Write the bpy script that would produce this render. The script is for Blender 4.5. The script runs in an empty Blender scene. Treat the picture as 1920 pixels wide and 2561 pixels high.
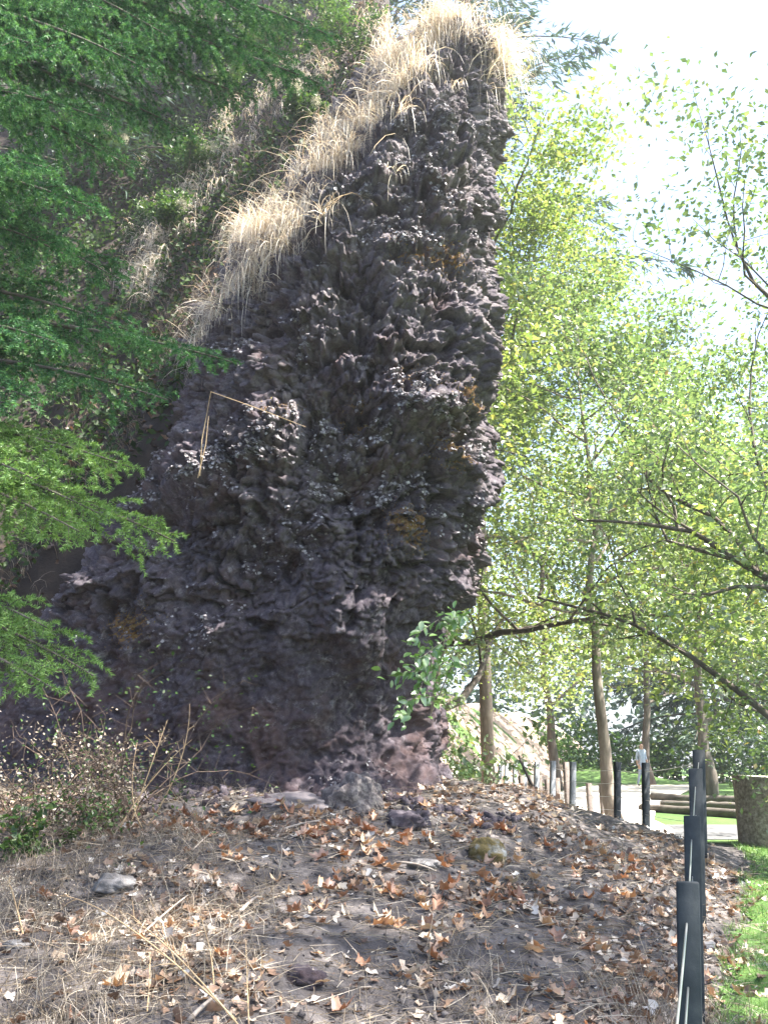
import bpy, math, random
import numpy as np
from mathutils import Vector, Matrix
R = math.radians
random.seed(7)
rng = np.random.default_rng(11)
sc = bpy.context.scene
col = sc.collection

# ------------------------------------------------------------------ camera
TILT = 15.6
CAMZ = 1.6
cam_d = bpy.data.cameras.new('camera')
cam = bpy.data.objects.new('camera', cam_d); col.objects.link(cam)
cam.location = (0, 0, CAMZ); cam.rotation_euler = (R(90 + TILT), 0, 0)
cam_d.sensor_fit = 'VERTICAL'; cam_d.angle = R(60); cam_d.clip_end = 3000; cam_d.clip_start = 0.05
sc.camera = cam
# ------------------------------------------------------------------ sky and sun
SUN = Vector((0.52, -0.10, 0.86)).normalized()       # direction towards the sun
sun_el = math.asin(SUN.z); sun_az = math.atan2(SUN.x, SUN.y)
w = bpy.data.worlds.new('World'); sc.world = w; w.use_nodes = True
nt = w.node_tree
sky = nt.nodes.new('ShaderNodeTexSky'); sky.sky_type = 'NISHITA'; sky.sun_disc = False
sky.sun_elevation = sun_el; sky.sun_rotation = sun_az; sky.air_density = 1.0; sky.dust_density = 2.2; sky.ozone_density = 2.5
nt.links.new(sky.outputs[0], nt.nodes['Background'].inputs[0])
nt.nodes['Background'].inputs[1].default_value = 0.09
sl = bpy.data.lights.new('sun', 'SUN'); sl.energy = 5.0; sl.angle = R(0.53); sl.color = (1.0, 0.94, 0.85)
so = bpy.data.objects.new('sun', sl); col.objects.link(so)
so.rotation_euler = (-SUN).to_track_quat('-Z', 'Y').to_euler(); so.location = (8, 0, 20)
vs = sc.view_settings
vs.view_transform = 'Standard'; vs.look = 'None'; vs.exposure = 2.6; vs.gamma = 1.0
HAZE = .0015
cy = sc.cycles
cy.max_bounces = 5; cy.diffuse_bounces = 3; cy.transmission_bounces = 3; cy.volume_bounces = 0; cy.transparent_max_bounces = 4
cy.use_denoising = True; cy.sample_clamp_indirect = 6

# ------------------------------------------------------------------ helpers
F = 1280.5 / math.tan(R(30))
_t = R(TILT)
def at(px, py, d):
    """world point seen at pixel (px,py) of the photograph, d metres ahead"""
    a = math.atan((1280.5 - py) / F) + _t
    z = CAMZ + d * math.tan(a)
    zc = d * math.cos(_t) + (z - CAMZ) * math.sin(_t)
    return np.array([(px - 960) / F * zc, d, z])

def sstep(a, b, x):
    t = np.clip((np.asarray(x, float) - a) / (b - a), 0, 1)
    return t * t * (3 - 2 * t)

def nrm(v):
    v = np.asarray(v, float)
    return v / np.maximum(np.linalg.norm(v, axis=-1, keepdims=True), 1e-9)

_perm = np.random.default_rng(5).permutation(256).astype(np.int64)
_perm = np.concatenate([_perm, _perm, _perm])
_grad = nrm(np.random.default_rng(6).normal(size=(256, 3)))
def perlin(p):
    p = np.asarray(p, float)
    i = np.floor(p).astype(np.int64); f = p - i; i &= 255
    u = f * f * f * (f * (f * 6 - 15) + 10)
    out = 0
    for dx in (0, 1):
        for dy in (0, 1):
            for dz in (0, 1):
                h = _perm[_perm[_perm[(i[:, 0] + dx) & 255] + ((i[:, 1] + dy) & 255)] + ((i[:, 2] + dz) & 255)]
                g = _grad[h]
                d = g[:, 0] * (f[:, 0] - dx) + g[:, 1] * (f[:, 1] - dy) + g[:, 2] * (f[:, 2] - dz)
                wx = u[:, 0] if dx else 1 - u[:, 0]
                wy = u[:, 1] if dy else 1 - u[:, 1]
                wz = u[:, 2] if dz else 1 - u[:, 2]
                out = out + d * wx * wy * wz
    return out * 1.5
def fbm(p, n=4, lac=2.03, gain=0.5):
    s = 0; a = 1.0
    for k in range(n):
        s = s + a * perlin(p + 17.3 * k); p = p * lac; a *= gain
    return s
_jit = np.random.default_rng(8).random((256, 3))
def worley(p):
    p = np.asarray(p, float)
    i = np.floor(p).astype(np.int64); f = p - i
    best = np.full(len(p), 9.0); idb = np.zeros(len(p), np.int64)
    for dx in (-1, 0, 1):
        for dy in (-1, 0, 1):
            for dz in (-1, 0, 1):
                h = _perm[_perm[_perm[(i[:, 0] + dx) & 255] + ((i[:, 1] + dy) & 255)] + ((i[:, 2] + dz) & 255)]
                j = _jit[h]
                d = (dx + j[:, 0] - f[:, 0]) ** 2 + (dy + j[:, 1] - f[:, 1]) ** 2 + (dz + j[:, 2] - f[:, 2]) ** 2
                m = d < best
                best = np.where(m, d, best); idb = np.where(m, h, idb)
    return np.sqrt(best), idb / 255.0

def worley2(p):
    """nearest and second nearest distance, and the id of the cell"""
    p = np.asarray(p, float)
    i = np.floor(p).astype(np.int64); f = p - i
    b1 = np.full(len(p), 9.0); b2 = np.full(len(p), 9.0); idb = np.zeros(len(p), np.int64)
    for dx in (-1, 0, 1):
        for dy in (-1, 0, 1):
            for dz in (-1, 0, 1):
                h = _perm[_perm[_perm[(i[:, 0] + dx) & 255] + ((i[:, 1] + dy) & 255)] + ((i[:, 2] + dz) & 255)]
                j = _jit[h]
                d = (dx + j[:, 0] - f[:, 0]) ** 2 + (dy + j[:, 1] - f[:, 1]) ** 2 + (dz + j[:, 2] - f[:, 2]) ** 2
                m = d < b1
                b2 = np.where(m, b1, np.minimum(b2, d)); b1 = np.where(m, d, b1); idb = np.where(m, h, idb)
    return np.sqrt(b1), np.sqrt(b2), idb / 255.0

def mesh(name, verts, faces, smooth=True):
    """verts (N,3); faces: (M,k) array or list of such arrays"""
    me = bpy.data.meshes.new(name)
    if not isinstance(faces, list): faces = [faces]
    faces = [np.asarray(f, np.int32) for f in faces if len(f)]
    verts = np.asarray(verts, np.float32)
    me.vertices.add(len(verts)); me.vertices.foreach_set('co', verts.ravel())
    loops = np.concatenate([f.ravel() for f in faces])
    sizes = np.concatenate([np.full(len(f), f.shape[1], np.int32) for f in faces])
    starts = np.concatenate([[0], np.cumsum(sizes)[:-1]]).astype(np.int32)
    me.loops.add(len(loops)); me.loops.foreach_set('vertex_index', loops)
    me.polygons.add(len(sizes)); me.polygons.foreach_set('loop_start', starts)
    me.update(calc_edges=True)
    if smooth: me.polygons.foreach_set('use_smooth', np.ones(len(sizes), bool))
    me.validate()
    return me

def obj(name, me, mat=None, parent=None, label=None, cat=None, group=None, kind=None):
    o = bpy.data.objects.new(name, me); col.objects.link(o)
    if mat is not None and me is not None and not me.materials: me.materials.append(mat)
    if parent is not None: o.parent = parent
    tag(o, label, cat, group, kind)
    return o
def tag(o, label=None, cat=None, group=None, kind=None):
    if label: o['label'] = label
    if cat: o['category'] = cat
    if group: o['group'] = group
    if kind: o['kind'] = kind
def thing(name, label, cat, loc=(0, 0, 0), group=None):
    o = bpy.data.objects.new(name, None); col.objects.link(o)
    o.location = [float(c) for c in loc]; o.empty_display_size = 0.2
    tag(o, label, cat, group)
    return o
def part(name, me, mat, root, **k):
    """a mesh given in world coordinates, parented to a root that sits at its own place"""
    me.transform(__import__('mathutils').Matrix.Translation(-root.location))
    return obj(name, me, mat, root, **k)

class Acc:
    def __init__(s): s.v = []; s.f = {}; s.n = 0
    def add(s, v, f):
        v = np.asarray(v, float).reshape(-1, 3); f = np.asarray(f, np.int64)
        s.f.setdefault(f.shape[1], []).append(f + s.n); s.v.append(v); s.n += len(v)
    def mesh(s, name, smooth=True):
        return mesh(name, np.concatenate(s.v), [np.concatenate(x) for x in s.f.values()], smooth)

def tube(acc, pts, rad, sides=6, cap=True):
    pts = np.asarray(pts, float); n = len(pts)
    rad = np.broadcast_to(np.asarray(rad, float), (n,))
    t = nrm(np.gradient(pts, axis=0))
    ref = np.array([0, 0, 1.0]) if abs(t[:, 2].mean()) < 0.8 else np.array([1.0, 0, 0])
    a = nrm(np.cross(t, ref)); b = np.cross(t, a)
    ang = np.arange(sides) / sides * 2 * np.pi
    v = pts[:, None] + rad[:, None, None] * (np.cos(ang)[None, :, None] * a[:, None] + np.sin(ang)[None, :, None] * b[:, None])
    i = np.arange(n - 1)[:, None] * sides; j = np.arange(sides)[None]
    k = (j + 1) % sides
    f = np.stack([i + j, i + k, i + sides + k, i + sides + j], -1).reshape(-1, 4)
    base = acc.n
    acc.add(v, f)
    if cap:
        acc.v.append(np.array([pts[0], pts[-1]])); 
        c0, c1 = acc.n, acc.n + 1; acc.n += 2
        jj = np.arange(sides); kk = (jj + 1) % sides
        acc.f.setdefault(3, []).append(np.stack([np.full(sides, c0), base + kk, base + jj], -1))
        o = base + (n - 1) * sides
        acc.f.setdefault(3, []).append(np.stack([np.full(sides, c1), o + jj, o + kk], -1))

def bezier(p0, p1, p2, n):
    t = np.linspace(0, 1, n)[:, None]
    return (1 - t) ** 2 * np.asarray(p0) + 2 * t * (1 - t) * np.asarray(p1) + t * t * np.asarray(p2)

def rand_frames(n, r, up=None, tilt=1.0):
    """n random orthonormal frames; with up given, the third axis stays near it"""
    if up is None: c = nrm(r.normal(size=(n, 3)))
    else: c = nrm(np.broadcast_to(up, (n, 3)) + tilt * r.normal(size=(n, 3)))
    a = nrm(np.cross(c, nrm(r.normal(size=(n, 3))))); b = np.cross(c, a)
    return a, b, c

LEAF = np.array([[0, 0, 0], [.3, .42, .07], [0, .55, -.03], [-.3, .42, .07], [0, 1.0, -.06]])
LEAF_F = np.array([[0, 1, 2], [0, 2, 3], [1, 4, 2], [2, 4, 3]])
LEAF2 = np.array([[0, 0, 0], [.3, .45, .09], [0, 1.0, -.05], [-.3, .45, .09]])
LEAF2_F = np.array([[0, 1, 2], [0, 2, 3]])
CRUMB = np.array([[0, 0, 0], [.45, .1, .1], [.25, .45, -.05], [.4, .8, .12], [0, 1.0, .0], [-.35, .75, .15], [-.2, .4, -.02], [-.5, .15, .08]])
CRUMB_F = np.array([[0, 1, 2], [0, 2, 6], [0, 6, 7], [2, 3, 4], [2, 4, 6], [6, 4, 5]])
def _maple():
    pts = [(0, 0), (.16, -.03), (.42, .0), (.36, .16), (.56, .34), (.30, .42), (.22, .5), (.26, .66), (.10, .68), (0, 1.0)]
    full = pts + [(-x, y) for x, y in pts[-2:0:-1]]
    v = [(x, y, .10 * abs(x) - .1 * y * y + .04 * math.sin(9 * x + 5 * y)) for x, y in full]
    v.append((0, .33, -.02))
    n = len(full)
    return np.array(v), np.array([(n, i, (i + 1) % n) for i in range(n)])
MAPLE, MAPLE_F = _maple()
def scatter(pos, size, frames, tv=LEAF, tf=LEAF_F):
    a, b, c = frames; size = np.broadcast_to(np.asarray(size, float), (len(pos),))
    v = pos[:, None] + size[:, None, None] * (tv[None, :, 0:1] * a[:, None] + tv[None, :, 1:2] * b[:, None] + tv[None, :, 2:3] * c[:, None])
    f = (np.arange(len(pos)) * len(tv))[:, None, None] + tf[None]
    return v.reshape(-1, 3), f.reshape(-1, tf.shape[1])

def blades(base, d0, length, droop, width, r, seg=4, sidevec=None):
    """ribbons: base (N,3), start direction d0 (N,3), bending to the ground by droop"""
    n = len(base)
    length = np.broadcast_to(length, (n,)); droop = np.broadcast_to(droop, (n,)); width = np.broadcast_to(width, (n,))
    d = nrm(d0); p = base.copy(); P = [p]
    for k in range(seg):
        p = p + d * (length / seg)[:, None]; P.append(p)
        d = nrm(d + np.array([0, 0, -1.0]) * (droop / seg * (1 + .5 * k))[:, None] + .08 * r.normal(size=(n, 3)))
    P = np.stack(P, 1)
    s = nrm(np.cross(nrm(d0), nrm(r.normal(size=(n, 3)))))
    wv = width[:, None] * (1 - (np.arange(seg + 1) / seg) ** 2 * .85)[None]
    v = np.stack([P - s[:, None] * wv[..., None] / 2, P + s[:, None] * wv[..., None] / 2], 2)   # N,seg+1,2,3
    i = np.arange(seg)[:, None] * 2
    f1 = (i + np.array([0, 1, 3, 2])[None])
    f = (np.arange(n) * (seg + 1) * 2)[:, None, None] + f1[None]
    return v.reshape(-1, 3), f.reshape(-1, 4)

# ------------------------------------------------------------------ materials
def mat(name):
    m = bpy.data.materials.new(name); m.use_nodes = True
    n = m.node_tree.nodes; n.clear()
    return m, n, m.node_tree.links
def ramp(n, stops, fac, L, interp='LINEAR'):
    r = n.new('ShaderNodeValToRGB'); e = r.color_ramp.elements
    r.color_ramp.interpolation = interp
    while len(e) < len(stops): e.new(0.5)
    for k, (p, c) in enumerate(stops):
        e[k].position = p; e[k].color = (*c, 1)
    L.new(fac, r.inputs[0]); return r.outputs[0]
def noise(n, L, scale, detail=5, rough=.6, vec=None, dist=0):
    t = n.new('ShaderNodeTexNoise'); t.inputs['Scale'].default_value = scale
    t.inputs['Detail'].default_value = detail; t.inputs['Roughness'].default_value = rough
    t.inputs['Distortion'].default_value = dist
    if vec is not None: L.new(vec, t.inputs['Vector'])
    return t.outputs[0]
def mix(n, L, fac, a, b, mode='MIX'):
    m = n.new('ShaderNodeMix'); m.data_type = 'RGBA'; m.blend_type = mode
    for s, v in ((m.inputs[0], fac), (m.inputs[6], a), (m.inputs[7], b)):
        if isinstance(v, (float, int)): s.default_value = v
        elif isinstance(v, tuple): s.default_value = (*v, 1)
        else: L.new(v, s)
    return m.outputs[2]
def math_n(n, L, op, a, b=0.0):
    m = n.new('ShaderNodeMath'); m.operation = op
    for s, v in zip(m.inputs, (a, b)):
        if isinstance(v, (float, int)): s.default_value = v
        else: L.new(v, s)
    return m.outputs[0]
def worldpos(n): return n.new('ShaderNodeNewGeometry').outputs['Position']

def leaf_mat(name, stops, trans=.45, gloss=.06, rough=.5, tint=(1.15, 1.25, .65)):
    m, n, L = mat(name)
    g = n.new('ShaderNodeNewGeometry')
    c = ramp(n, stops, g.outputs['Random Per Island'], L)
    d = n.new('ShaderNodeBsdfDiffuse'); L.new(c, d.inputs[0])
    t = n.new('ShaderNodeBsdfTranslucent')
    L.new(mix(n, L, 1.0, c, tint, 'MULTIPLY'), t.inputs[0])
    mx = n.new('ShaderNodeMixShader'); mx.inputs[0].default_value = trans
    L.new(d.outputs[0], mx.inputs[1]); L.new(t.outputs[0], mx.inputs[2])
    gl = n.new('ShaderNodeBsdfGlossy'); gl.inputs['Roughness'].default_value = rough
    gl.inputs[0].default_value = (1, 1, 1, 1)
    m2 = n.new('ShaderNodeMixShader'); m2.inputs[0].default_value = gloss
    L.new(mx.outputs[0], m2.inputs[1]); L.new(gl.outputs[0], m2.inputs[2])
    o = n.new('ShaderNodeOutputMaterial'); L.new(m2.outputs[0], o.inputs[0])
    return m
def solid_mat(name, stops, scale=8, rough=.9, bump=.3, bscale=40, spec=.3, metal=0.0, detail=6, stretch=None):
    m, n, L = mat(name)
    tc = n.new('ShaderNodeTexCoord').outputs['Object']
    if stretch:
        mp = n.new('ShaderNodeMapping'); mp.inputs['Scale'].default_value = stretch
        L.new(tc, mp.inputs[0]); tc = mp.outputs[0]
    c = ramp(n, stops, noise(n, L, scale, detail, .65, tc), L)
    b = n.new('ShaderNodeBsdfPrincipled'); L.new(c, b.inputs['Base Color'])
    b.inputs['Roughness'].default_value = rough; b.inputs['Specular IOR Level'].default_value = spec
    b.inputs['Metallic'].default_value = metal
    if bump:
        bp = n.new('ShaderNodeBump'); bp.inputs['Strength'].default_value = bump; bp.inputs['Distance'].default_value = .02
        L.new(noise(n, L, bscale, 5, .65, tc), bp.inputs['Height']); L.new(bp.outputs[0], b.inputs['Normal'])
    o = n.new('ShaderNodeOutputMaterial'); L.new(b.outputs[0], o.inputs[0])
    return m

M = {}
M['soil'] = solid_mat('soil', [(.3, (.036, .032, .033)), (.5, (.082, .073, .072)), (.62, (.145, .13, .126)), (.8, (.26, .235, .225))], 7, .95, 1.0, 30)
M['lawn'] = solid_mat('lawn', [(.35, (.05, .10, .025)), (.6, (.08, .15, .035)), (.8, (.14, .17, .05))], 1.2, .9, .6, 60)
M['gravel'] = solid_mat('gravel', [(.3, (.42, .38, .34)), (.7, (.58, .54, .49))], 2.5, .95, .4, 60)
M['asphalt'] = solid_mat('asphalt', [(.3, (.09, .09, .092)), (.7, (.14, .14, .142))], 4, .85, .3, 90)
M['bank'] = solid_mat('bank', [(.3, (.26, .19, .15)), (.55, (.36, .28, .23)), (.75, (.44, .37, .31))], 6, .95, .8, 9)
M['hill'] = solid_mat('hill', [(.3, (.018, .014, .013)), (.55, (.036, .027, .022)), (.75, (.075, .05, .034))], 3, .95, .8, 20)  # hillside soil lowered in colour to deepen its shade
M['steel'] = solid_mat('steel', [(.35, (.012, .017, .021)), (.55, (.022, .028, .034)), (.75, (.045, .05, .055))], 9, .6, .1, 60, .2)
M['steel_pale'] = solid_mat('steel_pale', [(.35, (.12, .135, .155)), (.7, (.2, .21, .23))], 6, .6, .1, 60, .4)
M['wire'] = solid_mat('wire', [(.3, (.45, .46, .47)), (.7, (.55, .56, .56))], 6, .35, 0, 60, .5, .9)
M['bark'] = solid_mat('bark', [(.3, (.05, .04, .034)), (.55, (.12, .10, .085)), (.75, (.24, .21, .18))], 6, .95, .8, 14, stretch=(1, 1, .25))
M['bark_pale'] = solid_mat('bark_pale', [(.3, (.12, .095, .075)), (.55, (.26, .22, .18)), (.75, (.42, .38, .33))], 6, .95, .8, 14, stretch=(1, 1, .25))
M['log'] = solid_mat('log', [(.3, (.06, .05, .043)), (.6, (.13, .115, .1)), (.8, (.24, .22, .2))], 5, .9, .6, 18, stretch=(.3, 1, 1))
M['stump'] = solid_mat('stump', [(.35, (.12, .095, .075)), (.5, (.24, .195, .16)), (.62, (.35, .3, .26)), (.75, (.46, .41, .37))], 22, .95, .9, 45)
M['cutwood'] = solid_mat('cutwood', [(.3, (.45, .4, .34)), (.7, (.62, .57, .5))], 12, .85, .4, 40)
M['wood_stake'] = solid_mat('wood_stake', [(.3, (.11, .09, .08)), (.7, (.2, .17, .155))], 9, .9, .4, 30)
M['stalk'] = solid_mat('stalk', [(.3, (.30, .2, .11)), (.7, (.48, .36, .22))], 12, .8, 0)
M['twig'] = solid_mat('twig', [(.3, (.20, .16, .13)), (.7, (.42, .37, .32))], 12, .85, 0)
M['twig_dark'] = solid_mat('twig_dark', [(.3, (.07, .05, .04)), (.7, (.18, .13, .10))], 12, .85, 0)
M['straw'] = leaf_mat('straw', [(0, (.3, .22, .16)), (.3, (.52, .44, .34)), (.75, (.68, .62, .51)), (1, (.78, .74, .66))], .4, .06, .5, (1.1, 1.0, .8))
M['dry_grass'] = leaf_mat('dry_grass', [(0, (.09, .07, .055)), (.4, (.19, .15, .11)), (.75, (.31, .255, .185)), (1, (.46, .41, .33))], .25, .05, .5, (1.1, 1.0, .8))
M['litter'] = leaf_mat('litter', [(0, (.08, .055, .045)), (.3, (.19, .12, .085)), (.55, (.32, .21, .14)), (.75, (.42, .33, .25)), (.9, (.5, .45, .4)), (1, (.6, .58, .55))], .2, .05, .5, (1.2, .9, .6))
M['litter_dark'] = leaf_mat('litter_dark', [(0, (.03, .02, .015)), (.5, (.08, .046, .03)), (.85, (.15, .085, .045)), (1, (.24, .15, .085))], .2, .04, .5, (1.2, .9, .6))  # darker copy of the litter; hillside shade is in the colour
M['maple_dead'] = leaf_mat('maple_dead', [(0, (.30, .12, .045)), (.4, (.42, .19, .07)), (.75, (.52, .28, .12)), (1, (.58, .40, .22))], .25, .06, .45, (1.3, .85, .5))
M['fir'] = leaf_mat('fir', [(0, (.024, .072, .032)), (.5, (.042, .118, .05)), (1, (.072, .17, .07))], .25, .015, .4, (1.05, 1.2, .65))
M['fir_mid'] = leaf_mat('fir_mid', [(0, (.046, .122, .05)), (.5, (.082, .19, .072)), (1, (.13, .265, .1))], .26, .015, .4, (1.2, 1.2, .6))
M['fir_sun_tint'] = leaf_mat('fir_sun_tint', [(0, (.092, .175, .05)), (.5, (.155, .275, .08)), (1, (.24, .37, .12))], .28, .02, .4, (1.2, 1.2, .6))  # paler needles for the low boughs: young growth plus painted-in sunlight
M['maple'] = leaf_mat('maple', [(0, (.085, .135, .065)), (.4, (.13, .185, .092)), (.85, (.2, .255, .13)), (.985, (.26, .275, .125)), (1, (.36, .21, .1))], .5, .06, .4)
M['maple_yellow'] = leaf_mat('maple_yellow', [(0, (.11, .16, .055)), (.5, (.18, .235, .085)), (.9, (.27, .3, .11)), (1, (.36, .3, .11))], .5, .06, .4)
M['conifer_far'] = leaf_mat('conifer_far', [(0, (.035, .065, .05)), (1, (.07, .115, .08))], .2, .04, .5)
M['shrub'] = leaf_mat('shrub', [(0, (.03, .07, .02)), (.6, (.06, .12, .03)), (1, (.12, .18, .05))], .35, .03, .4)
M['vine'] = leaf_mat('vine', [(0, (.08, .17, .04)), (.6, (.13, .24, .06)), (1, (.19, .3, .09))], .35, .1, .35)
M['plume'] = leaf_mat('plume', [(0, (.35, .33, .24)), (1, (.58, .55, .42))], .3, .03, .6, (1, 1, .9))
M['shrub_dark'] = leaf_mat('shrub_dark', [(0, (.018, .036, .012)), (.6, (.035, .068, .02)), (1, (.07, .11, .035))], .3, .012, .5)  # darker copy of the shrub green, standing for deep shade
M['lichen'] = leaf_mat('lichen', [(0, (.07, .06, .065)), (.35, (.16, .143, .15)), (.8, (.3, .28, .29)), (1, (.42, .4, .41))], .1, .03, .5, (1, 1, 1))
M['moss'] = leaf_mat('moss', [(0, (.12, .065, .028)), (.6, (.21, .125, .045)), (1, (.22, .18, .06))], .2, .02, .6, (1, 1, .8))

def rock_mat():
    m, n, L = mat('rock')
    p = worldpos(n)
    base = ramp(n, [(.30, (.024, .018, .026)), (.44, (.054, .043, .056)), (.55, (.098, .082, .098)), (.68, (.21, .185, .2))],
                noise(n, L, 10, 12, .85, p, .3), L)
    red = ramp(n, [(.5, (0, 0, 0)), (.66, (1, 1, 1))], noise(n, L, 1.3, 6, .65, p, .5), L)
    c = mix(n, L, math_n(n, L, 'MULTIPLY', red, .6), base, (.10, .055, .046))
    lf = ramp(n, [(.55, (0, 0, 0)), (.64, (1, 1, 1))], noise(n, L, 9, 8, .75, p, .6), L)
    big = ramp(n, [(.44, (0, 0, 0)), (.60, (1, 1, 1))], noise(n, L, .8, 4, .6, p, .3), L)
    c = mix(n, L, math_n(n, L, 'MULTIPLY', math_n(n, L, 'MULTIPLY', lf, big), .7), c, (.30, .285, .30))
    sx_ = n.new('ShaderNodeSeparateXYZ'); L.new(p, sx_.inputs[0])
    hi = n.new('ShaderNodeMapRange'); hi.inputs[1].default_value = 2.6; hi.inputs[2].default_value = 5.5; L.new(sx_.outputs[2], hi.inputs[0])
    cr = ramp(n, [(.46, (0, 0, 0)), (.60, (1, 1, 1))], noise(n, L, 2.6, 10, .72, p, .4), L)
    tn = ramp(n, [(.35, (.10, .084, .086)), (.55, (.2, .178, .178)), (.7, (.32, .295, .3))], noise(n, L, 22, 6, .8, p), L)
    tq = n.new('ShaderNodeMapRange'); tq.inputs[1].default_value = 7.2; tq.inputs[2].default_value = 10.5; tq.inputs[4].default_value = .38; L.new(sx_.outputs[2], tq.inputs[0])
    mk = math_n(n, L, 'ADD', math_n(n, L, 'MULTIPLY', math_n(n, L, 'MULTIPLY', cr, hi.outputs[0]), .7), math_n(n, L, 'MULTIPLY', tq.outputs[0], ramp(n, [(.4, (0, 0, 0)), (.55, (1, 1, 1))], noise(n, L, 6, 8, .75, p), L)))
    c = mix(n, L, mk, c, tn)
    at_ = n.new('ShaderNodeAttribute'); at_.attribute_name = 'moss'
    mm = ramp(n, [(.3, (0, 0, 0)), (.5, (1, 1, 1))], math_n(n, L, 'MULTIPLY', at_.outputs['Fac'], math_n(n, L, 'MULTIPLY', noise(n, L, 12, 6, .7, p), 2.0)), L)
    c = mix(n, L, mm, c, (.18, .10, .038))
    b = n.new('ShaderNodeBsdfPrincipled'); L.new(c, b.inputs['Base Color'])
    b.inputs['Roughness'].default_value = .88; b.inputs['Specular IOR Level'].default_value = .35
    bp = n.new('ShaderNodeBump'); bp.inputs['Strength'].default_value = .9; bp.inputs['Distance'].default_value = .03
    L.new(noise(n, L, 26, 10, .85, p), bp.inputs['Height']); L.new(bp.outputs[0], b.inputs['Normal'])
    o = n.new('ShaderNodeOutputMaterial'); L.new(b.outputs[0], o.inputs[0])
    return m
M['rock'] = rock_mat()

# ------------------------------------------------------------------ terrain
def fence_x(y): return 1.03 + (np.asarray(y, float) - 3.2) * 0.35
def bank_x(y): return np.interp(np.asarray(y, float), [20, 24, 29, 36, 46, 60], [1.7, 2.7, 4.5, 7.0, 10.5, 15.5])
def lawn_x(y):
    y = np.asarray(y, float); return fence_x(np.clip(y, 0, 12)) + np.interp(y, [0, 6.5, 8, 11, 13], [.02, .04, .12, .4, .5])
def G(x, y):
    x = np.asarray(x, float); y = np.asarray(y, float)
    b = .04 * np.clip(y, 0, 12.5)
    zl = np.interp(y, [-5, 1.5, 4.5, 9.0, 9.8, 40], [0, .05, .44, 1.28, 1.38, 1.38])
    s = np.interp((lawn_x(y) + .2 - x) / 3.2, [0, .08, .22, .49, .76, .95, 1.2], [0, .06, .28, .54, .84, .97, 1])
    back = 1 - sstep(10.2, 13.2, y) * sstep(-1.5, .8, x)
    z = b + (zl - b) * s * back
    z = z + 3.4 * sstep(0, 5, bank_x(y) - x) * sstep(20, 26, y)
    near = (1 - sstep(11.5, 13, y)) * (1 - .75 * sstep(.3, 1.2, x - fence_x(np.clip(y, 0, 12))))
    sh = x.shape
    q = np.stack([x.ravel(), y.ravel(), np.zeros(x.size)], 1)
    z = z + near * (.10 * perlin(q * .9) + .05 * perlin(q * 2.7 + 5) + .03 * perlin(q * 6.5)).reshape(sh)
    return z

def gline(*segs):
    out = []
    for a, b, n in segs: out.append(np.linspace(a, b, n, endpoint=False))
    return np.concatenate(out + [[segs[-1][1]]])
gx = gline((-300, -20, 14), (-20, -5, 24), (-5, 4.6, 150), (4.6, 20, 50), (20, 300, 14))
gy = gline((-60, 2, 16), (2, 4, 16), (4, 11.5, 120), (11.5, 40, 45), (40, 600, 20))
X, Y = np.meshgrid(gx, gy)
Z = G(X, Y)
nx, ny = len(gx), len(gy)
gi = (np.arange(ny - 1)[:, None] * nx + np.arange(nx - 1)[None])
gf = np.stack([gi, gi + 1, gi + nx + 1, gi + nx], -1).reshape(-1, 4)
GV = np.stack([X.ravel(), Y.ravel(), Z.ravel()], 1)
obj('ground', mesh('ground', GV, gf), M['soil'], kind='structure', label='dark stony soil of the mound and the ground beyond')

# lawn: cells of the same sheet, a little higher
cxy = GV[gf].mean(1)
edge = .12 + .22 * perlin(np.stack([cxy[:, 0] * 1.2, cxy[:, 1] * 1.2, cxy[:, 1] * 0], 1))
lm = (((cxy[:, 0] > lawn_x(cxy[:, 1]) + edge) & (cxy[:, 1] < 13) & (cxy[:, 1] > -20)) | ((cxy[:, 1] >= 13) & (cxy[:, 0] > 1))) & (cxy[:, 1] < 120) & (cxy[:, 0] < 120)
lf_ = gf[lm]; u, inv = np.unique(lf_, return_inverse=True)
obj('lawn', mesh('lawn', GV[u] + [0, 0, .012], inv.reshape(-1, 4)), M['lawn'], kind='structure', label='mown green lawn beyond the fence')

def sheet(name, outline, z, m, label):
    """a flat polygon strip (left points, right points pairwise)"""
    L_, R_ = outline
    n = len(L_); v = []; f = []
    for k in range(n):
        v += [(*L_[k], z), (*R_[k], z)]
    for k in range(n - 1): f.append((2 * k, 2 * k + 1, 2 * k + 3, 2 * k + 2))
    obj(name, mesh(name, np.array(v), np.array(f), False), m, kind='structure', label=label)
sheet('road', ([(1.6, 13.25), (1.6, 16.2)], [(40, 13.25), (40, 16.2)]), .5 + .02, M['asphalt'], 'grey asphalt path crossing behind the fence')
pl = [(1.0, 13.6), (1.3, 15), (1.7, 17), (2.2, 20), (3.2, 24), (5, 29), (7.5, 36), (11, 46), (16, 60)]
pr = [(4.3, 13.9), (4.6, 15), (4.9, 17), (5.8, 20), (7.2, 24), (9.2, 29), (12, 36), (17, 46), (25, 60)]
def bez_dense(p, n=6):
    p = np.array(p, float); t = np.arange(len(p)); tt = np.linspace(0, len(p) - 1, (len(p) - 1) * n + 1)
    return list(zip(np.interp(tt, t, p[:, 0]), np.interp(tt, t, p[:, 1])))
PL, PR = bez_dense(pl), bez_dense(pr)
pv = []; pf = []
NC = 12
for a, b in zip(PL, PR):
    for c in range(NC + 1):
        s_ = c / NC; xx = a[0] * (1 - s_) + b[0] * s_; yy = a[1] * (1 - s_) + b[1] * s_
        pv.append((xx, yy, float(G(np.array([xx]), np.array([yy]))[0]) + .045))
for k in range(len(PL) - 1):
    for c in range(NC):
        i = k * (NC + 1) + c; pf.append((i, i + 1, i + NC + 2, i + NC + 1))
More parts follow.
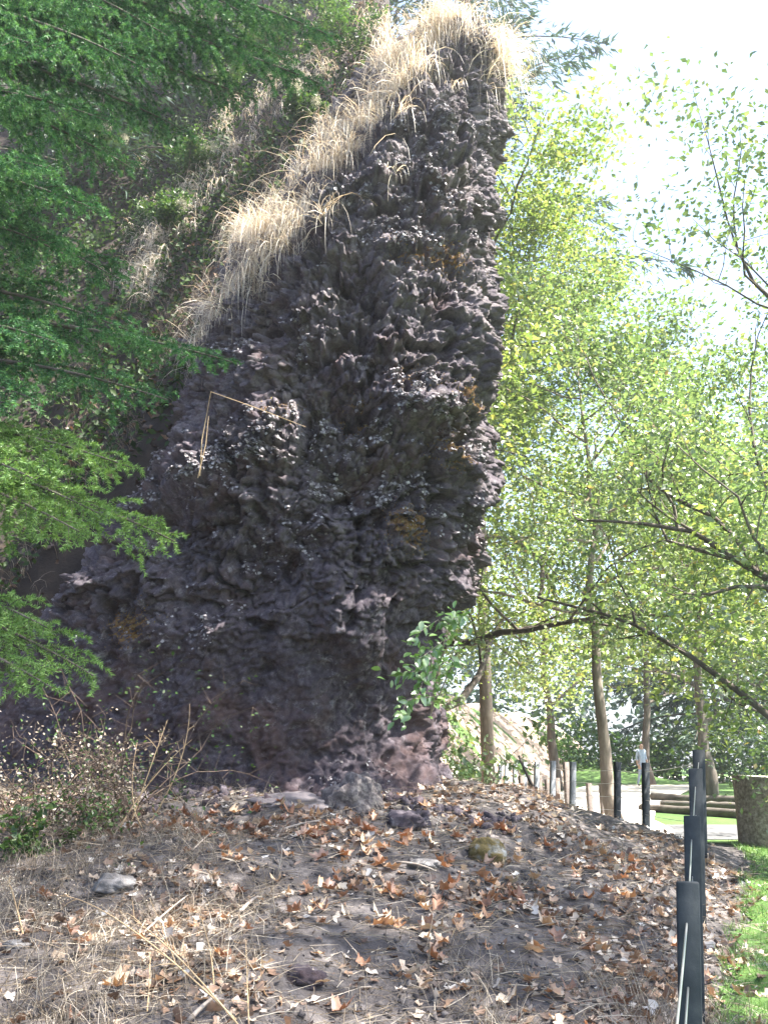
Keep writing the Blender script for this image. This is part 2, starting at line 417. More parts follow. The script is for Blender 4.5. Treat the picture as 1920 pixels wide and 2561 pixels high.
obj('path', mesh('path', np.array(pv), np.array(pf)), M['gravel'], kind='structure', label='pale sunlit gravel path curving away behind the mound')

# earth bank behind the path
bu, by = np.meshgrid(np.linspace(0, 1, 90) ** 1.5, np.linspace(20.5, 60, 90))
bx = bank_x(by) - .1 - bu * 16
bz = G(bx, by) + .06 + .35 * perlin(np.stack([bx.ravel() * .6, by.ravel() * .6, bx.ravel() * 0], 1)).reshape(bx.shape) * sstep(0, 2, bank_x(by) - bx)
bi = (np.arange(89)[:, None] * 90 + np.arange(89)[None])
obj('bank', mesh('bank', np.stack([bx.ravel(), by.ravel(), bz.ravel()], 1), np.stack([bi, bi + 1, bi + 91, bi + 90], -1).reshape(-1, 4)), M['bank'], kind='structure', label='pale bare earth bank behind the path')

# hillside that the rock juts out of
CONT = [(-9, 2.5), (-5.2, 3.6), (-4.2, 4.6), (-3.4, 5.6), (-2.6, 6.3), (-1.9, 7.2), (-.9, 8.3), (-.2, 9.3), (.5, 10.3), (.85, 10.5)]
def H(x, y):
    x = np.asarray(x, float); y = np.asarray(y, float)
    c = np.interp(x, [a for a, b in CONT], [b for a, b in CONT])
    y0 = 10.45 + .18 * np.clip(-x, 0, 4)
    up = np.where(y > y0, 1.8 * (y - y0), 30.0 * (y - y0))
    up = np.where(y > 26, 1.8 * (26 - y0) + .4 * (y - 26), up)
    h = c - .25 + up
    fl = sstep(.7, .0, x + .02 * (y - 10) + .15 * np.sin(y * 1.3))
    return np.where(h > 0, h * fl, h) - 1.5 * (1 - fl)
hx, hy = np.meshgrid(np.linspace(-14, 1.4, 140), np.concatenate([np.linspace(8.6, 19.4, 125), np.linspace(20, 60, 36)]))
q = np.stack([hx.ravel(), hy.ravel(), hx.ravel() * 0], 1)
hz = np.maximum(H(hx, hy), -1) + (.45 * perlin(q * .7) + .2 * perlin(q * 1.9) + .08 * perlin(q * 6)).reshape(hx.shape)
n1, n2 = hx.shape
bi = (np.arange(n1 - 1)[:, None] * n2 + np.arange(n2 - 1)[None])
obj('hillside', mesh('hillside', np.stack([hx.ravel(), hy.ravel(), hz.ravel()], 1), np.stack([bi, bi + 1, bi + n2 + 1, bi + n2], -1).reshape(-1, 4)), M['hill'], kind='structure', label='steep dark wooded hillside behind the rock')

# ------------------------------------------------------------------ rock outcrop
DE = 9.6
def prof(rows, d=DE):
    P = [at(px, py, d) for px, py in rows]
    z = np.array([p[2] for p in P]); x = np.array([p[0] for p in P]); o = np.argsort(z)
    return z[o], x[o]
zr, xr = prof([(1200, 45), (1250, 90), (1262, 150), (1262, 220), (1255, 300), (1235, 360), (1262, 420), (1275, 460), (1250, 530), (1248, 640), (1275, 740), (1265, 850), (1245, 960), (1250, 1080), (1235, 1200), (1215, 1290), (1200, 1340), (1205, 1440), (1180, 1520), (1130, 1620), (1095, 1720), (1075, 1820), (1075, 1900), (1110, 1945), (1160, 2000)])
zl_, xl = prof([(1000, 45), (905, 110), (825, 180), (755, 250), (690, 330), (615, 430), (540, 540), (485, 640), (445, 740), (405, 860), (365, 980), (315, 1130), (245, 1280), (140, 1420), (40, 1540), (-80, 1700), (-200, 2000)])
zr = np.where(zr > 8, 8 + (zr - 8) * 1.27, zr); zl_ = np.where(zl_ > 8, 8 + (zl_ - 8) * 1.27, zl_)
zf = np.array([-.5, .6, 1.1, 1.5, 2.2, 3.0, 3.6, 4.4, 5.2, 6.2, 7.2, 8.2, 9.4, 10.6, 11.8])
yf = np.array([8.6, 8.75, 8.95, 9.15, 9.15, 9.0, 8.85, 8.72, 8.75, 8.78, 8.9, 9.05, 9.25, 9.55, 10.0])
NU, NV = 390, 690
zz = np.linspace(.35, 11.75, NV)
# arc-length table of a squarish half loop, front dense
th = np.linspace(-.3, np.pi + .3, 4000)
ex = .62
ux = -np.sign(np.cos(th)) * np.abs(np.cos(th)) ** ex; uy = -np.sign(np.sin(th)) * np.abs(np.sin(th)) ** ex
seg = np.hypot(np.diff(ux * 1.9), np.diff(uy * 1.5)) * np.where(uy[1:] < -.35, 1.0, .5); arc = np.concatenate([[0], np.cumsum(seg)]); arc /= arc[-1]
uu = np.linspace(0, 1, NU)
ux = np.interp(uu, arc, ux); uy = np.interp(uu, arc, uy)
xrv = np.interp(zz, zr, xr) - .06; xlv = np.interp(zz, zl_, xl)
xrv = np.convolve(np.pad(xrv, 8, 'edge'), np.ones(17) / 17, 'valid'); xlv = np.convolve(np.pad(xlv, 20, 'edge'), np.ones(41) / 41, 'valid')
yfv = np.interp(zz, zf, yf)
a_ = np.maximum((xrv - xlv) / 2, .12); cx_ = (xrv + xlv) / 2
b_ = np.interp(zz, [0, 5, 8, 10.4, 11.8], [1.9, 1.7, 1.45, 1.1, .5])
RX = cx_[:, None] + a_[:, None] * ux[None]
RY = (yfv + b_)[:, None] + b_[:, None] * uy[None]
apron = sstep(1.7, 0, RX - xlv[:, None]) * sstep(3.5, 6.0, zz)[:, None]
RY = RY + 1.0 * apron * (uy[None] < .2) + (.18 * np.maximum(0, cx_[:, None] - RX))      # the face recedes towards its low end
RZ = np.repeat(zz[:, None], NU, 1)
P = np.stack([RX, RY, RZ], -1)
def grid_normals(P):
    du = np.gradient(P, axis=1); dv = np.gradient(P, axis=0)
    return nrm(np.cross(du, dv))
N0 = grid_normals(P)
p = P.reshape(-1, 3); nn = N0.reshape(-1, 3)
warp = np.stack([fbm(p * 1.7 + 3, 2), fbm(p * 1.7 + 31, 2), fbm(p * 1.7 + 57, 2)], 1)
pw = p + .10 * warp
big = fbm(p * np.array([.75, .75, .55]) + 9.1, 3)
mid = fbm(pw * np.array([1.5, 1.5, 1.3]) + 2.2, 3)
def billow(q): return 1 - np.abs(perlin(q)) * 1.6
rough = .3 + .7 * sstep(2.2, 4.2, p[:, 2] + .8 * big)       # smoother near the base
patch = sstep(-.3, .3, fbm(p * 1.0 + 40, 3))
amp = rough * (.45 + .55 * patch)
b1 = 1 - billow(pw * 2.1 + 5); b2_ = 1 - billow(pw * np.array([4.3, 4.3, 5]) + 15)
jp = p + .035 * np.stack([fbm(p * 6, 2), fbm(p * 6 + 9, 2), fbm(p * 6 + 22, 2)], 1)
wa, wb, ia = worley2(jp * np.array([4.2, 4.2, 6.0]))          # blocks
w2, wc, i2 = worley2(jp * np.array([9.5, 9.5, 13]) + 3)       # crumbs
w3, i3 = worley((p + .012 * warp) * 21)
ck1 = 1 - sstep(.0, .13, wb - wa); ck2 = 1 - sstep(.0, .16, wc - w2)
b4 = 1 - billow(p * 12 + 25); fine = fbm(p * 24 + 7, 3)
lump2 = 1 - np.clip(w2 * 1.2, 0, 1)
pits = sstep(.2, .5, fbm(pw * 2.6 + 60, 3))                   # dark hollows in the crust
shelf = sstep(.35, .5, np.abs(((p[:, 2] * .95 + .9 * mid + .3 * p[:, 0]) % 1.0) - .5)) * sstep(-.1, .3, fbm(p * .8 + 77, 2))
D = .27 * big + .17 * mid + rough * .09 * (b1 - .3) + rough * .10 * (ia - .5) - rough * .07 * ck1 + amp * .05 * (b2_ - .3) \
    + amp * (.055 * (i2 - .5) + .045 * (lump2 - .35) - .04 * ck2) \
    + (.35 + .65 * amp) * (.05 * (.45 - w3) + .035 * (i3 - .5) + .035 * (b4 - .3) + .036 * fine) - rough * .22 * pits + rough * .10 * shelf
D = D - .02
hmask = np.ones(len(p))
q_ = p + nn * D[:, None]
q_[:, 2] -= amp * (.05 * b2_ + .05 * (i2 - .3) + .08 * shelf)       # lumps sag into small overhangs
# hollow near the middle of the face
for (px, py, d, r_, amt) in [(870, 1200, 9, .45, .35), (640, 1430, 9, .35, .3), (560, 720, 9, .45, .25), (1010, 340, 9, .3, .2), (760, 1960, 8.8, .3, .2), (420, 1290, 9.3, .35, .3)]:
    c = at(px, py, d); dd = ((p - c) * np.array([1, .6, 1.0])); k = np.exp(-(dd ** 2).sum(1) / r_ ** 2 * (1 + .7 * np.clip(mid, -1, 1)))
    q_[:, 1] += amt * k
for (px, py, d, r_, amt) in [(1050, 1010, 9, .33, .3), (1150, 1110, 9, .28, .25), (1040, 1320, 8.9, .25, .32), (1180, 990, 9, .2, .25), (700, 1075, 9, .35, .3), (860, 1130, 8.9, .22, .22), (880, 2000, 8.7, .24, .35), (500, 1540, 8.9, .4, .3), (660, 640, 9, .35, .3), (470, 1150, 9.1, .4, .3), (900, 1540, 8.8, .5, .2)]:
    c = at(px, py, d); dd = ((p - c) * np.array([1, .6, 1.25])); dd[:, 2] += .25 * r_; k = np.exp(-(dd ** 2).sum(1) / r_ ** 2 * (1 + .9 * np.clip(mid, -1, 1)))
    q_[:, 1] -= amt * k; q_[:, 2] -= .25 * amt * k
PR_ = q_.reshape(NV, NU, 3)
ri = (np.arange(NV - 1)[:, None] * NU + np.arange(NU - 1)[None])
rf = np.stack([ri, ri + 1, ri + NU + 1, ri + NU], -1).reshape(-1, 4)
# close the back and the top
backc = np.stack([(PR_[:, 0] + PR_[:, -1]) / 2], 0)[0]
V = np.concatenate([q_, [PR_[-1].mean(0)]])
bk = np.arange(NV - 1) * NU
back_f = np.stack([bk + NU - 1, bk, bk + NU, bk + 2 * NU - 1], -1)
tp = (NV - 1) * NU + np.arange(NU - 1)
top_f = np.stack([tp, tp + 1, np.full(NU - 1, NV * NU)], -1)
rme = mesh('rock_face', V, [np.concatenate([rf, back_f]), top_f], False)
NR = grid_normals(PR_); VR = PR_
ms = np.zeros(len(V))
for (px, py, r_) in [(1040, 985, .22), (1185, 1000, .2), (1130, 1135, .22), (1035, 1315, .26), (695, 1055, .2), (905, 1050, .2), (300, 1560, .25), (1250, 520, .2), (1120, 640, .25), (1010, 640, .2)]:
    c = at(px, py, 9.0); dd = q_ - c; ms[:-1] += np.exp(-(dd[:, 0] ** 2 + .3 * dd[:, 1] ** 2 + 1.6 * dd[:, 2] ** 2) / r_ ** 2)
ms[:-1] *= sstep(-.25, .35, NR.reshape(-1, 3)[:, 2])
aa = rme.attributes.new('moss', 'FLOAT', 'POINT'); aa.data.foreach_set('value', ms.astype(np.float32))
rock = thing('rock_outcrop', 'tall dark craggy lava rock pillar rising from the leafy mound', 'rock outcrop', (0, 9.6, 1.2))
part('rock_face', rme, M['rock'], rock)

flatN = NR.reshape(-1, 3); flatV = VR.reshape(-1, 3)
# lichen flakes on patches of the crust
lp = sstep(.05, .35, fbm(flatV * .85 + 71, 3)) * sstep(-.1, .25, fbm(flatV * 4 + 11, 2)) * sstep(-.2, .25, flatN[:, 2]) * (flatN[:, 1] < .3) * sstep(2.4, 3.4, flatV[:, 2])
lp *= .35
for (px, py) in [(480, 1120), (560, 1180), (430, 1180), (700, 1080), (620, 1130), (900, 1080), (870, 1220), (1060, 1010), (1130, 1090), (1000, 1190), (1100, 300), (1180, 250), (1220, 200), (1080, 220), (700, 880), (1040, 420), (900, 480), (800, 520), (1000, 600), (500, 1560), (700, 1350), (1150, 480), (1000, 350), (560, 830), (880, 1990), (1120, 1260)]:
    c = at(px, py, 9.0); dd = flatV - c
    lp += 1.2 * np.exp(-(dd[:, 0] / .38) ** 2 - (dd[:, 2] / .26) ** 2) * (flatN[:, 1] < .2) * sstep(-.45, .2, flatN[:, 2]) * sstep(-.3, .3, fbm(flatV * 3.1 + 5, 2))
lp *= .15 + sstep(-.02, .10, D - .26 * big - .15 * mid)
def pick(prob, n):
    pr_ = prob / prob.sum(); return rng.choice(len(prob), n, p=pr_)
id_ = pick(lp ** 1.7 + 1e-9, 30000)
FL = np.array([[-.5, 0, .12], [.45, -.1, 0], [.4, .65, .16], [-.35, .7, -.05]])
FLF = np.array([[0, 1, 2], [0, 2, 3]])
fr = rand_frames(len(id_), rng, flatN[id_] + np.array([0, -.1, .5]), .55)
v, f = scatter(flatV[id_] + flatN[id_] * .008, rng.uniform(.012, .042, len(id_)), fr, FL, FLF)
part('lichen', mesh('lichen', v, f, False), M['lichen'], rock, kind='stuff', label='pale grey leafy lichen crusting the ledges')
# moss tufts
id_ = pick(ms[:-1] ** 1.5 + 1e-9, 7000)
fr = rand_frames(len(id_), rng, flatN[id_], .8)
v, f = scatter(flatV[id_] + flatN[id_] * .004, rng.uniform(.012, .03, len(id_)), fr, LEAF2, LEAF2_F)
part('moss', mesh('moss', v, f, False), M['moss'], rock, kind='stuff', label='ochre moss cushions on the ledges')
# hanging dry grass of the crest and the ledges
gp = sstep(.15, .6, flatN[:, 2]) * 0
def near_px(px, py, rx, rz, d=9.2):
    c = at(px, py, d); dd = flatV - c
    return np.exp(-(dd[:, 0] / rx) ** 2 - (dd[:, 2] / rz) ** 2 - ((dd[:, 1]) / 1.3) ** 2)
for (px, py, rx, rz, wgt) in [(1180, 70, .5, .3, 4.5), (1090, 110, .35, .3, 2.6), (1230, 110, .2, .25, 2.5), (980, 210, .5, .3, 1.6), (930, 260, .5, .3, 1.4), (860, 330, .4, .3, 1.8), (770, 420, .45, .4, 2.0), (680, 520, .45, .35, 2.6), (600, 610, .4, .25, 2.4), (700, 640, .35, .18, 3.2), (800, 655, .25, .15, 2), (640, 560, .3, .3, 2.2), (520, 700, .35, .3, 2.4), (430, 760, .35, .3, 2.6), (560, 480, .35, .4, 2.2), (850, 440, .35, .3, .8), (480, 600, .3, .4, 1.6), (700, 420, .3, .3, 1.2), (470, 650, .35, .3, 2.2), (400, 730, .35, .3, 2.4), (340, 790, .3, .25, 2.0), (520, 1130, .06, .15, .15)]:
    gp = gp + wgt * near_px(px - 25, py - 10, rx * 1.35, rz * 1.5, 9.9)
gp = gp * (.25 + sstep(-.1, .45, flatN[:, 2])) * (flatN[:, 1] < .5) * sstep(-.1, .3, fbm(flatV * 2.0 + 90, 2))
id_ = pick(gp + 1e-12, 600)
rep = rng.integers(5, 34, len(id_)); idb = np.repeat(id_, rep)
bp_ = flatV[idb] + rng.normal(size=(len(idb), 3)) * .05
tl = np.repeat(rng.uniform(.25, 1.2, len(id_)), rep)
out = nrm(flatN[idb] * .6 + np.array([0, -.55, .45]) + .45 * rng.normal(size=(len(idb), 3)) + np.repeat(rng.normal(size=(len(id_), 3)) * .35, rep, 0))
v, f = blades(bp_, out, tl * rng.uniform(.4, 1.1, len(idb)), rng.uniform(1.2, 4.2, len(idb)), rng.uniform(.004, .009, len(idb)), rng, 6)
tp_id = pick(near_px(1235, 110, .25, .3, 9.8) * (flatN[:, 2] > .1) + 1e-12, 90)
v2, f2 = blades(flatV[tp_id], nrm(np.array([.55, -.35, .45]) + .4 * rng.normal(size=(90, 3))), rng.uniform(.7, 1.5, 90), rng.uniform(2.5, 5.5, 90), rng.uniform(.005, .009, 90), rng, 6)
f = np.concatenate([f, f2 + len(v)]); v = np.concatenate([v, v2])
obj('dry_grass', mesh('dry_grass', v, f, False), M['straw'], kind='stuff', label='bleached straw-coloured grass hanging over the crest and ledges of the rock')

# ------------------------------------------------------------------ trees
def make_tree(name, label, base, height, crown_r, seed, leafmat, barkmat, trunk_r=.12, first=.3, nlimb=9, leaves=20000, leaf=.11, limbs=(), droop=.0, lean=(0, 0), spread=.5, clump=.28, group=None, flat=.6, levels=2):
    r = np.random.default_rng(seed); base = np.asarray(base, float)
    wood = Acc(); anchors = []
    n = 14; t = np.linspace(0, 1, n)
    wob = np.cumsum(r.normal(size=(n, 2)) * height * .008, 0)
    tp_ = np.stack([base[0] + lean[0] * t + wob[:, 0], base[1] + lean[1] * t + wob[:, 1], base[2] - .1 + t * height], 1)
    tube(wood, tp_, trunk_r * (1 - .88 * t) * (1 + .5 * np.exp(-t * 22)), 10)
    def limb(p0, d, length, rad, lev):
        k = 7 if lev == 0 else 5; pts = [p0]; d = nrm(d)
        for i in range(k):
            d = nrm(d + .22 * r.normal(size=3) + np.array([0, 0, .10 - droop * (i / k)]))
            pts.append(pts[-1] + d * length / k)
        pts = np.array(pts)
        tube(wood, pts, rad * (1 - .85 * np.linspace(0, 1, k + 1)), 6 if lev == 0 else (4 if lev < levels else 3), False)
        if lev >= levels:
            anchors.extend(pts[2:]); return
        m = 6 if lev == 0 else 4
        for i in range(m):
            s_ = .25 + .75 * (i + r.random()) / m; q = s_ * k; i0 = min(int(q), k - 1); pp = pts[i0] + (pts[i0 + 1] - pts[i0]) * (q - i0)
            dd = nrm(pts[i0 + 1] - pts[i0]) * .7 + nrm(r.normal(size=3)) * np.array([1, 1, flat]) * .8
            limb(pp, dd, length * (.55 - .2 * s_) * r.uniform(.8, 1.3), rad * .45 * (1.1 - .6 * s_), lev + 1)
    for i in range(nlimb):
        s_ = first + (1 - first) * (i + r.random() * .6) / nlimb
        q = min(s_, .98) * (n - 1); i0 = int(q); pp = tp_[i0] + (tp_[i0 + 1] - tp_[i0]) * (q - i0)
        az = i * 2.4 + r.random() * .8
        d = np.array([math.cos(az), math.sin(az), spread + .5 * (s_ - first)])
        limb(pp, d, crown_r * (1.15 - .6 * ((s_ - first) / (1 - first)) ** 2) * r.uniform(.8, 1.15), trunk_r * .42 * (1.1 - .7 * s_), 0)
    for L_ in limbs:
        pts = np.array(L_[0], float); rad = L_[1]
        tt = np.linspace(0, len(pts) - 1, 14); pts = np.stack([np.interp(tt, np.arange(len(pts)), pts[:, c]) for c in range(3)], 1)
        pts += np.concatenate([np.zeros((1, 3)), np.cumsum(r.normal(size=(13, 3)) * .02, 0)])
        tube(wood, pts, rad * (1 - .75 * np.linspace(0, 1, 14)), 8, False)
        for i in range(3, 14):
            dd = nrm(pts[i] - pts[i - 1]) * .5 + nrm(r.normal(size=3)) * .9
            limb(pts[i], dd, r.uniform(.7, 1.5), rad * .3, 1)
    A = np.array(anchors)
    k = r.integers(0, len(A), leaves)
    pos = A[k] + r.normal(size=(leaves, 3)) * clump * np.array([1, 1, .7])
    fr = rand_frames(leaves, r, np.array([0, 0, 1.0]), .75)
    v, f = scatter(pos, leaf * r.uniform(.6, 1.3, leaves), fr, LEAF2, LEAF2_F)
    root = thing(name, label, 'tree', base, group)
    part('trunk', wood.mesh('trunk'), barkmat, root)
    part('crown', mesh('crown', v, f, False), leafmat, root)
    return root

def make_conifer(name, label, base, height, radius, seed, m, barkm, first=.15, sprays=1, dens=1.0, leaf=.30, group=None):
    r = np.random.default_rng(seed); base = np.asarray(base, float)
    wood = Acc(); t = np.linspace(0, 1, 10)
    tp_ = base + np.stack([t * 0, t * 0, t * height], 1)
    tube(wood, tp_, height * .0045 * (1 - .95 * t), 8)
    pos = []; dirs = []
    nb = int(110 * dens)
    for i in range(nb):
        s_ = first + (1 - first) * (i + r.random()) / nb
        L_ = radius * (1 - (s_ - first) / (1 - first)) ** .8 * r.uniform(.65, 1.1) + .3
        az = r.random() * 6.283; d = np.array([math.cos(az), math.sin(az), .15])
        p0 = base + np.array([0, 0, s_ * height])
        pts = np.array([p0 + d * L_ * q + np.array([0, 0, -.35 * L_ * q * q]) for q in np.linspace(0, 1, 7)])
        tube(wood, pts, .03 * L_ / 3 * (1 - .9 * np.linspace(0, 1, 7)) + .006, 4, False)
        m_ = int(60 * L_ * dens)
        q = r.random(m_) ** .8; k0 = (q * 5.99).astype(int); pp = pts[k0] + (pts[k0 + 1] - pts[k0]) * (q * 6 - k0)[:, None]
        side = np.array([-d[1], d[0], 0]); off = r.normal(size=m_) * .20 * L_ * (1.1 - q)
        pp = pp + side * off[:, None]; pp[:, 2] -= .35 * np.abs(off) + r.random(m_) * .15
        dd = nrm(d[None] * .6 + side[None] * np.sign(off)[:, None] * .6 + np.array([0, 0, -.45]) + .3 * r.normal(size=(m_, 3)))
        pos.append(pp); dirs.append(dd)
    pos = np.concatenate(pos); dirs = np.concatenate(dirs)
    a = nrm(np.cross(dirs, nrm(r.normal(size=dirs.shape) * .5 + np.array([0, 0, 1.0])))); c = np.cross(a, dirs)
    T = np.array([[0, 0, 0], [.16, .4, .02], [0, .32, .05], [-.15, .5, .02], [0, 1, 0]])
    TF = np.array([[0, 1, 2], [2, 1, 4], [0, 2, 3]])
    v, f = scatter(pos, leaf * r.uniform(.6, 1.3, len(pos)), (a, dirs, c), T, TF)
    root = thing(name, label, 'tree', base, group)
    part('trunk', wood.mesh('trunk'), barkm, root); part('crown', mesh('crown', v, f, False), m, root)
    return root

def gz(x, y): return float(G(np.array([x]), np.array([y]))[0])
def onground(x, y): return np.array([x, y, gz(x, y)])

b2 = onground(3.8, 15.2)
make_tree('maple_tree', 'slim young maple with pale trunk beside the cable fence', b2, 8.5, 3.3, 21, M['maple'], M['bark_pale'], .11, .36, 13, 28000, .105, spread=.25, droop=.25, clump=.26)
make_tree('yellow_maple_tree', 'yellow green maple crown pressing against the sunny edge of the rock', onground(.55, 16.2), 12.2, 4.4, 33, M['maple_yellow'], M['bark'], .2, .15, 18, 52000, .11, lean=(1.7, 0), spread=.2, droop=.3, clump=.3)
tb = onground(6.3, 9.6)
def tz(z): return np.array([6.3, 9.6, z])
lim1 = [tz(1.3), at(2100, 1880, 10.2), at(1920, 1790, 10.6), at(1740, 1650, 11), at(1560, 1545, 11.3), at(1340, 1495, 12)]
lim2 = [tz(2.0), at(1990, 1560, 10.3), at(1830, 1300, 11), at(1640, 1200, 11.6), at(1560, 1010, 12)]
lim3 = [tz(2.6), at(1920, 1250, 10.4), at(1880, 1050, 10.8), at(1890, 850, 11)]
make_tree('spreading_maple_tree', 'large spreading maple reaching long bare limbs over the path and fence', tb, 5.6, 4.2, 45, M['maple'], M['bark'], .26, .4, 11, 27000, .08, limbs=[(lim1, .06), (lim2, .05), (lim3, .035)], lean=(-.2, -.2), spread=.25, clump=.25)
make_tree('lawn_maple_tree', 'tall maple on the lawn beside the fence, shading the front of the mound', onground(9.4, 4.4), 22, 3.4, 47, M['maple'], M['bark'], .28, .3, 16, 17000, .13, spread=.3, clump=.4)
make_conifer('tall_fir_tree', 'tall dark fir rising behind the crest of the rock', onground(2.7, 24), 40, 6.4, 51, M['conifer_far'], M['bark'], .25, dens=.85, leaf=.4)
make_conifer('distant_fir_tree', 'distant blue green fir, the broader one above the maples', onground(17.5, 48), 24, 5.5, 53, M['conifer_far'], M['bark'], .1, dens=.75, leaf=.6)
make_conifer('distant_fir_tree', 'distant blue green fir, slimmer and shorter one beside a broad fir', onground(23.5, 52), 23, 5, 54, M['conifer_far'], M['bark'], .1, dens=.7, leaf=.6)
far = [(9.5, 27, 10, 4.2, 'pale green maple standing beyond the log seats'), (14.5, 33, 11, 4.6, 'round maple behind the log seats next to dark undergrowth'), (6.4, 34, 12, 5.0, 'green maple growing behind the bare earth bank'), (11.5, 40, 14, 5, 'broad maple where the gravel path bends out of sight'), (20, 38, 12, 5, 'maple in the far row beside the lawn, at the picture edge')]
for k, (x, y, h, rr, lab) in enumerate(far):
    make_tree('far_maple_tree', lab, onground(x, y), h, rr, 60 + k, M['maple'] if k % 2 else M['maple_yellow'], M['bark'], .18, .22, 10, 9000, .22, spread=.3, clump=.55, group='maples beyond the path')
for k, (x, y, h, rr, lab) in enumerate([(-6.5, 17, 15, 3.2, 'dark fir on the hillside behind the leafy shrubs'), (-3, 18.5, 15, 3.0, 'dark fir high on the hillside above the long bough'), (-10, 14, 16, 3.5, 'dark fir on the shadowed flank of the hill'), (-.8, 20.5, 14, 2.6, 'dark fir on the hilltop behind the crest bush')]):
    make_conifer('hillside_fir_tree', lab, np.array([x, y, float(H(np.array([x]), np.array([y]))[0]) - .3]), h, rr, 80 + k, M['conifer_far'], M['bark'], .02, dens=.65, leaf=.34, group='firs on the hillside')
# dark undergrowth and the wood closing the view
def mass(name, label, cells, n, leaf, m, seed):
    r = np.random.default_rng(seed); pos = []
    for (x, y, z, rx, ry, rz) in cells:
        k = n // len(cells); d = nrm(r.normal(size=(k, 3))); rad = r.random(k) ** .25
        pos.append(np.array([x, y, z]) + d * rad[:, None] * np.array([rx, ry, rz]) * (1 + .25 * perlin(d * 3 + x)[:, None]))
    pos = np.concatenate(pos); pos = pos[pos[:, 2] > G(pos[:, 0], pos[:, 1])]
    v, f = scatter(pos, leaf * r.uniform(.6, 1.3, len(pos)), rand_frames(len(pos), r, np.array([0, 0, 1.0]), .9), LEAF2, LEAF2_F)
    obj(name, mesh(name, v, f, False), m, kind='stuff', label=label)
mass('undergrowth', 'dark green undergrowth along the far side of the lawn', [(8 + 2.4 * k, 46 + 1.2 * math.sin(k), 1.2, 2.4, 2, 2.0 + .6 * math.sin(k * 2.1)) for k in range(16)], 26000, .28, M['shrub'], 71)
rw = np.random.default_rng(72)
mass('forest', 'distant wood closing the view behind the lawn', [(-30 + 7 * k, 72 + rw.uniform(-5, 5), 6, 5.5, 5, rw.uniform(7, 12)) for k in range(16)], 26000, .7, M['conifer_far'], 73)

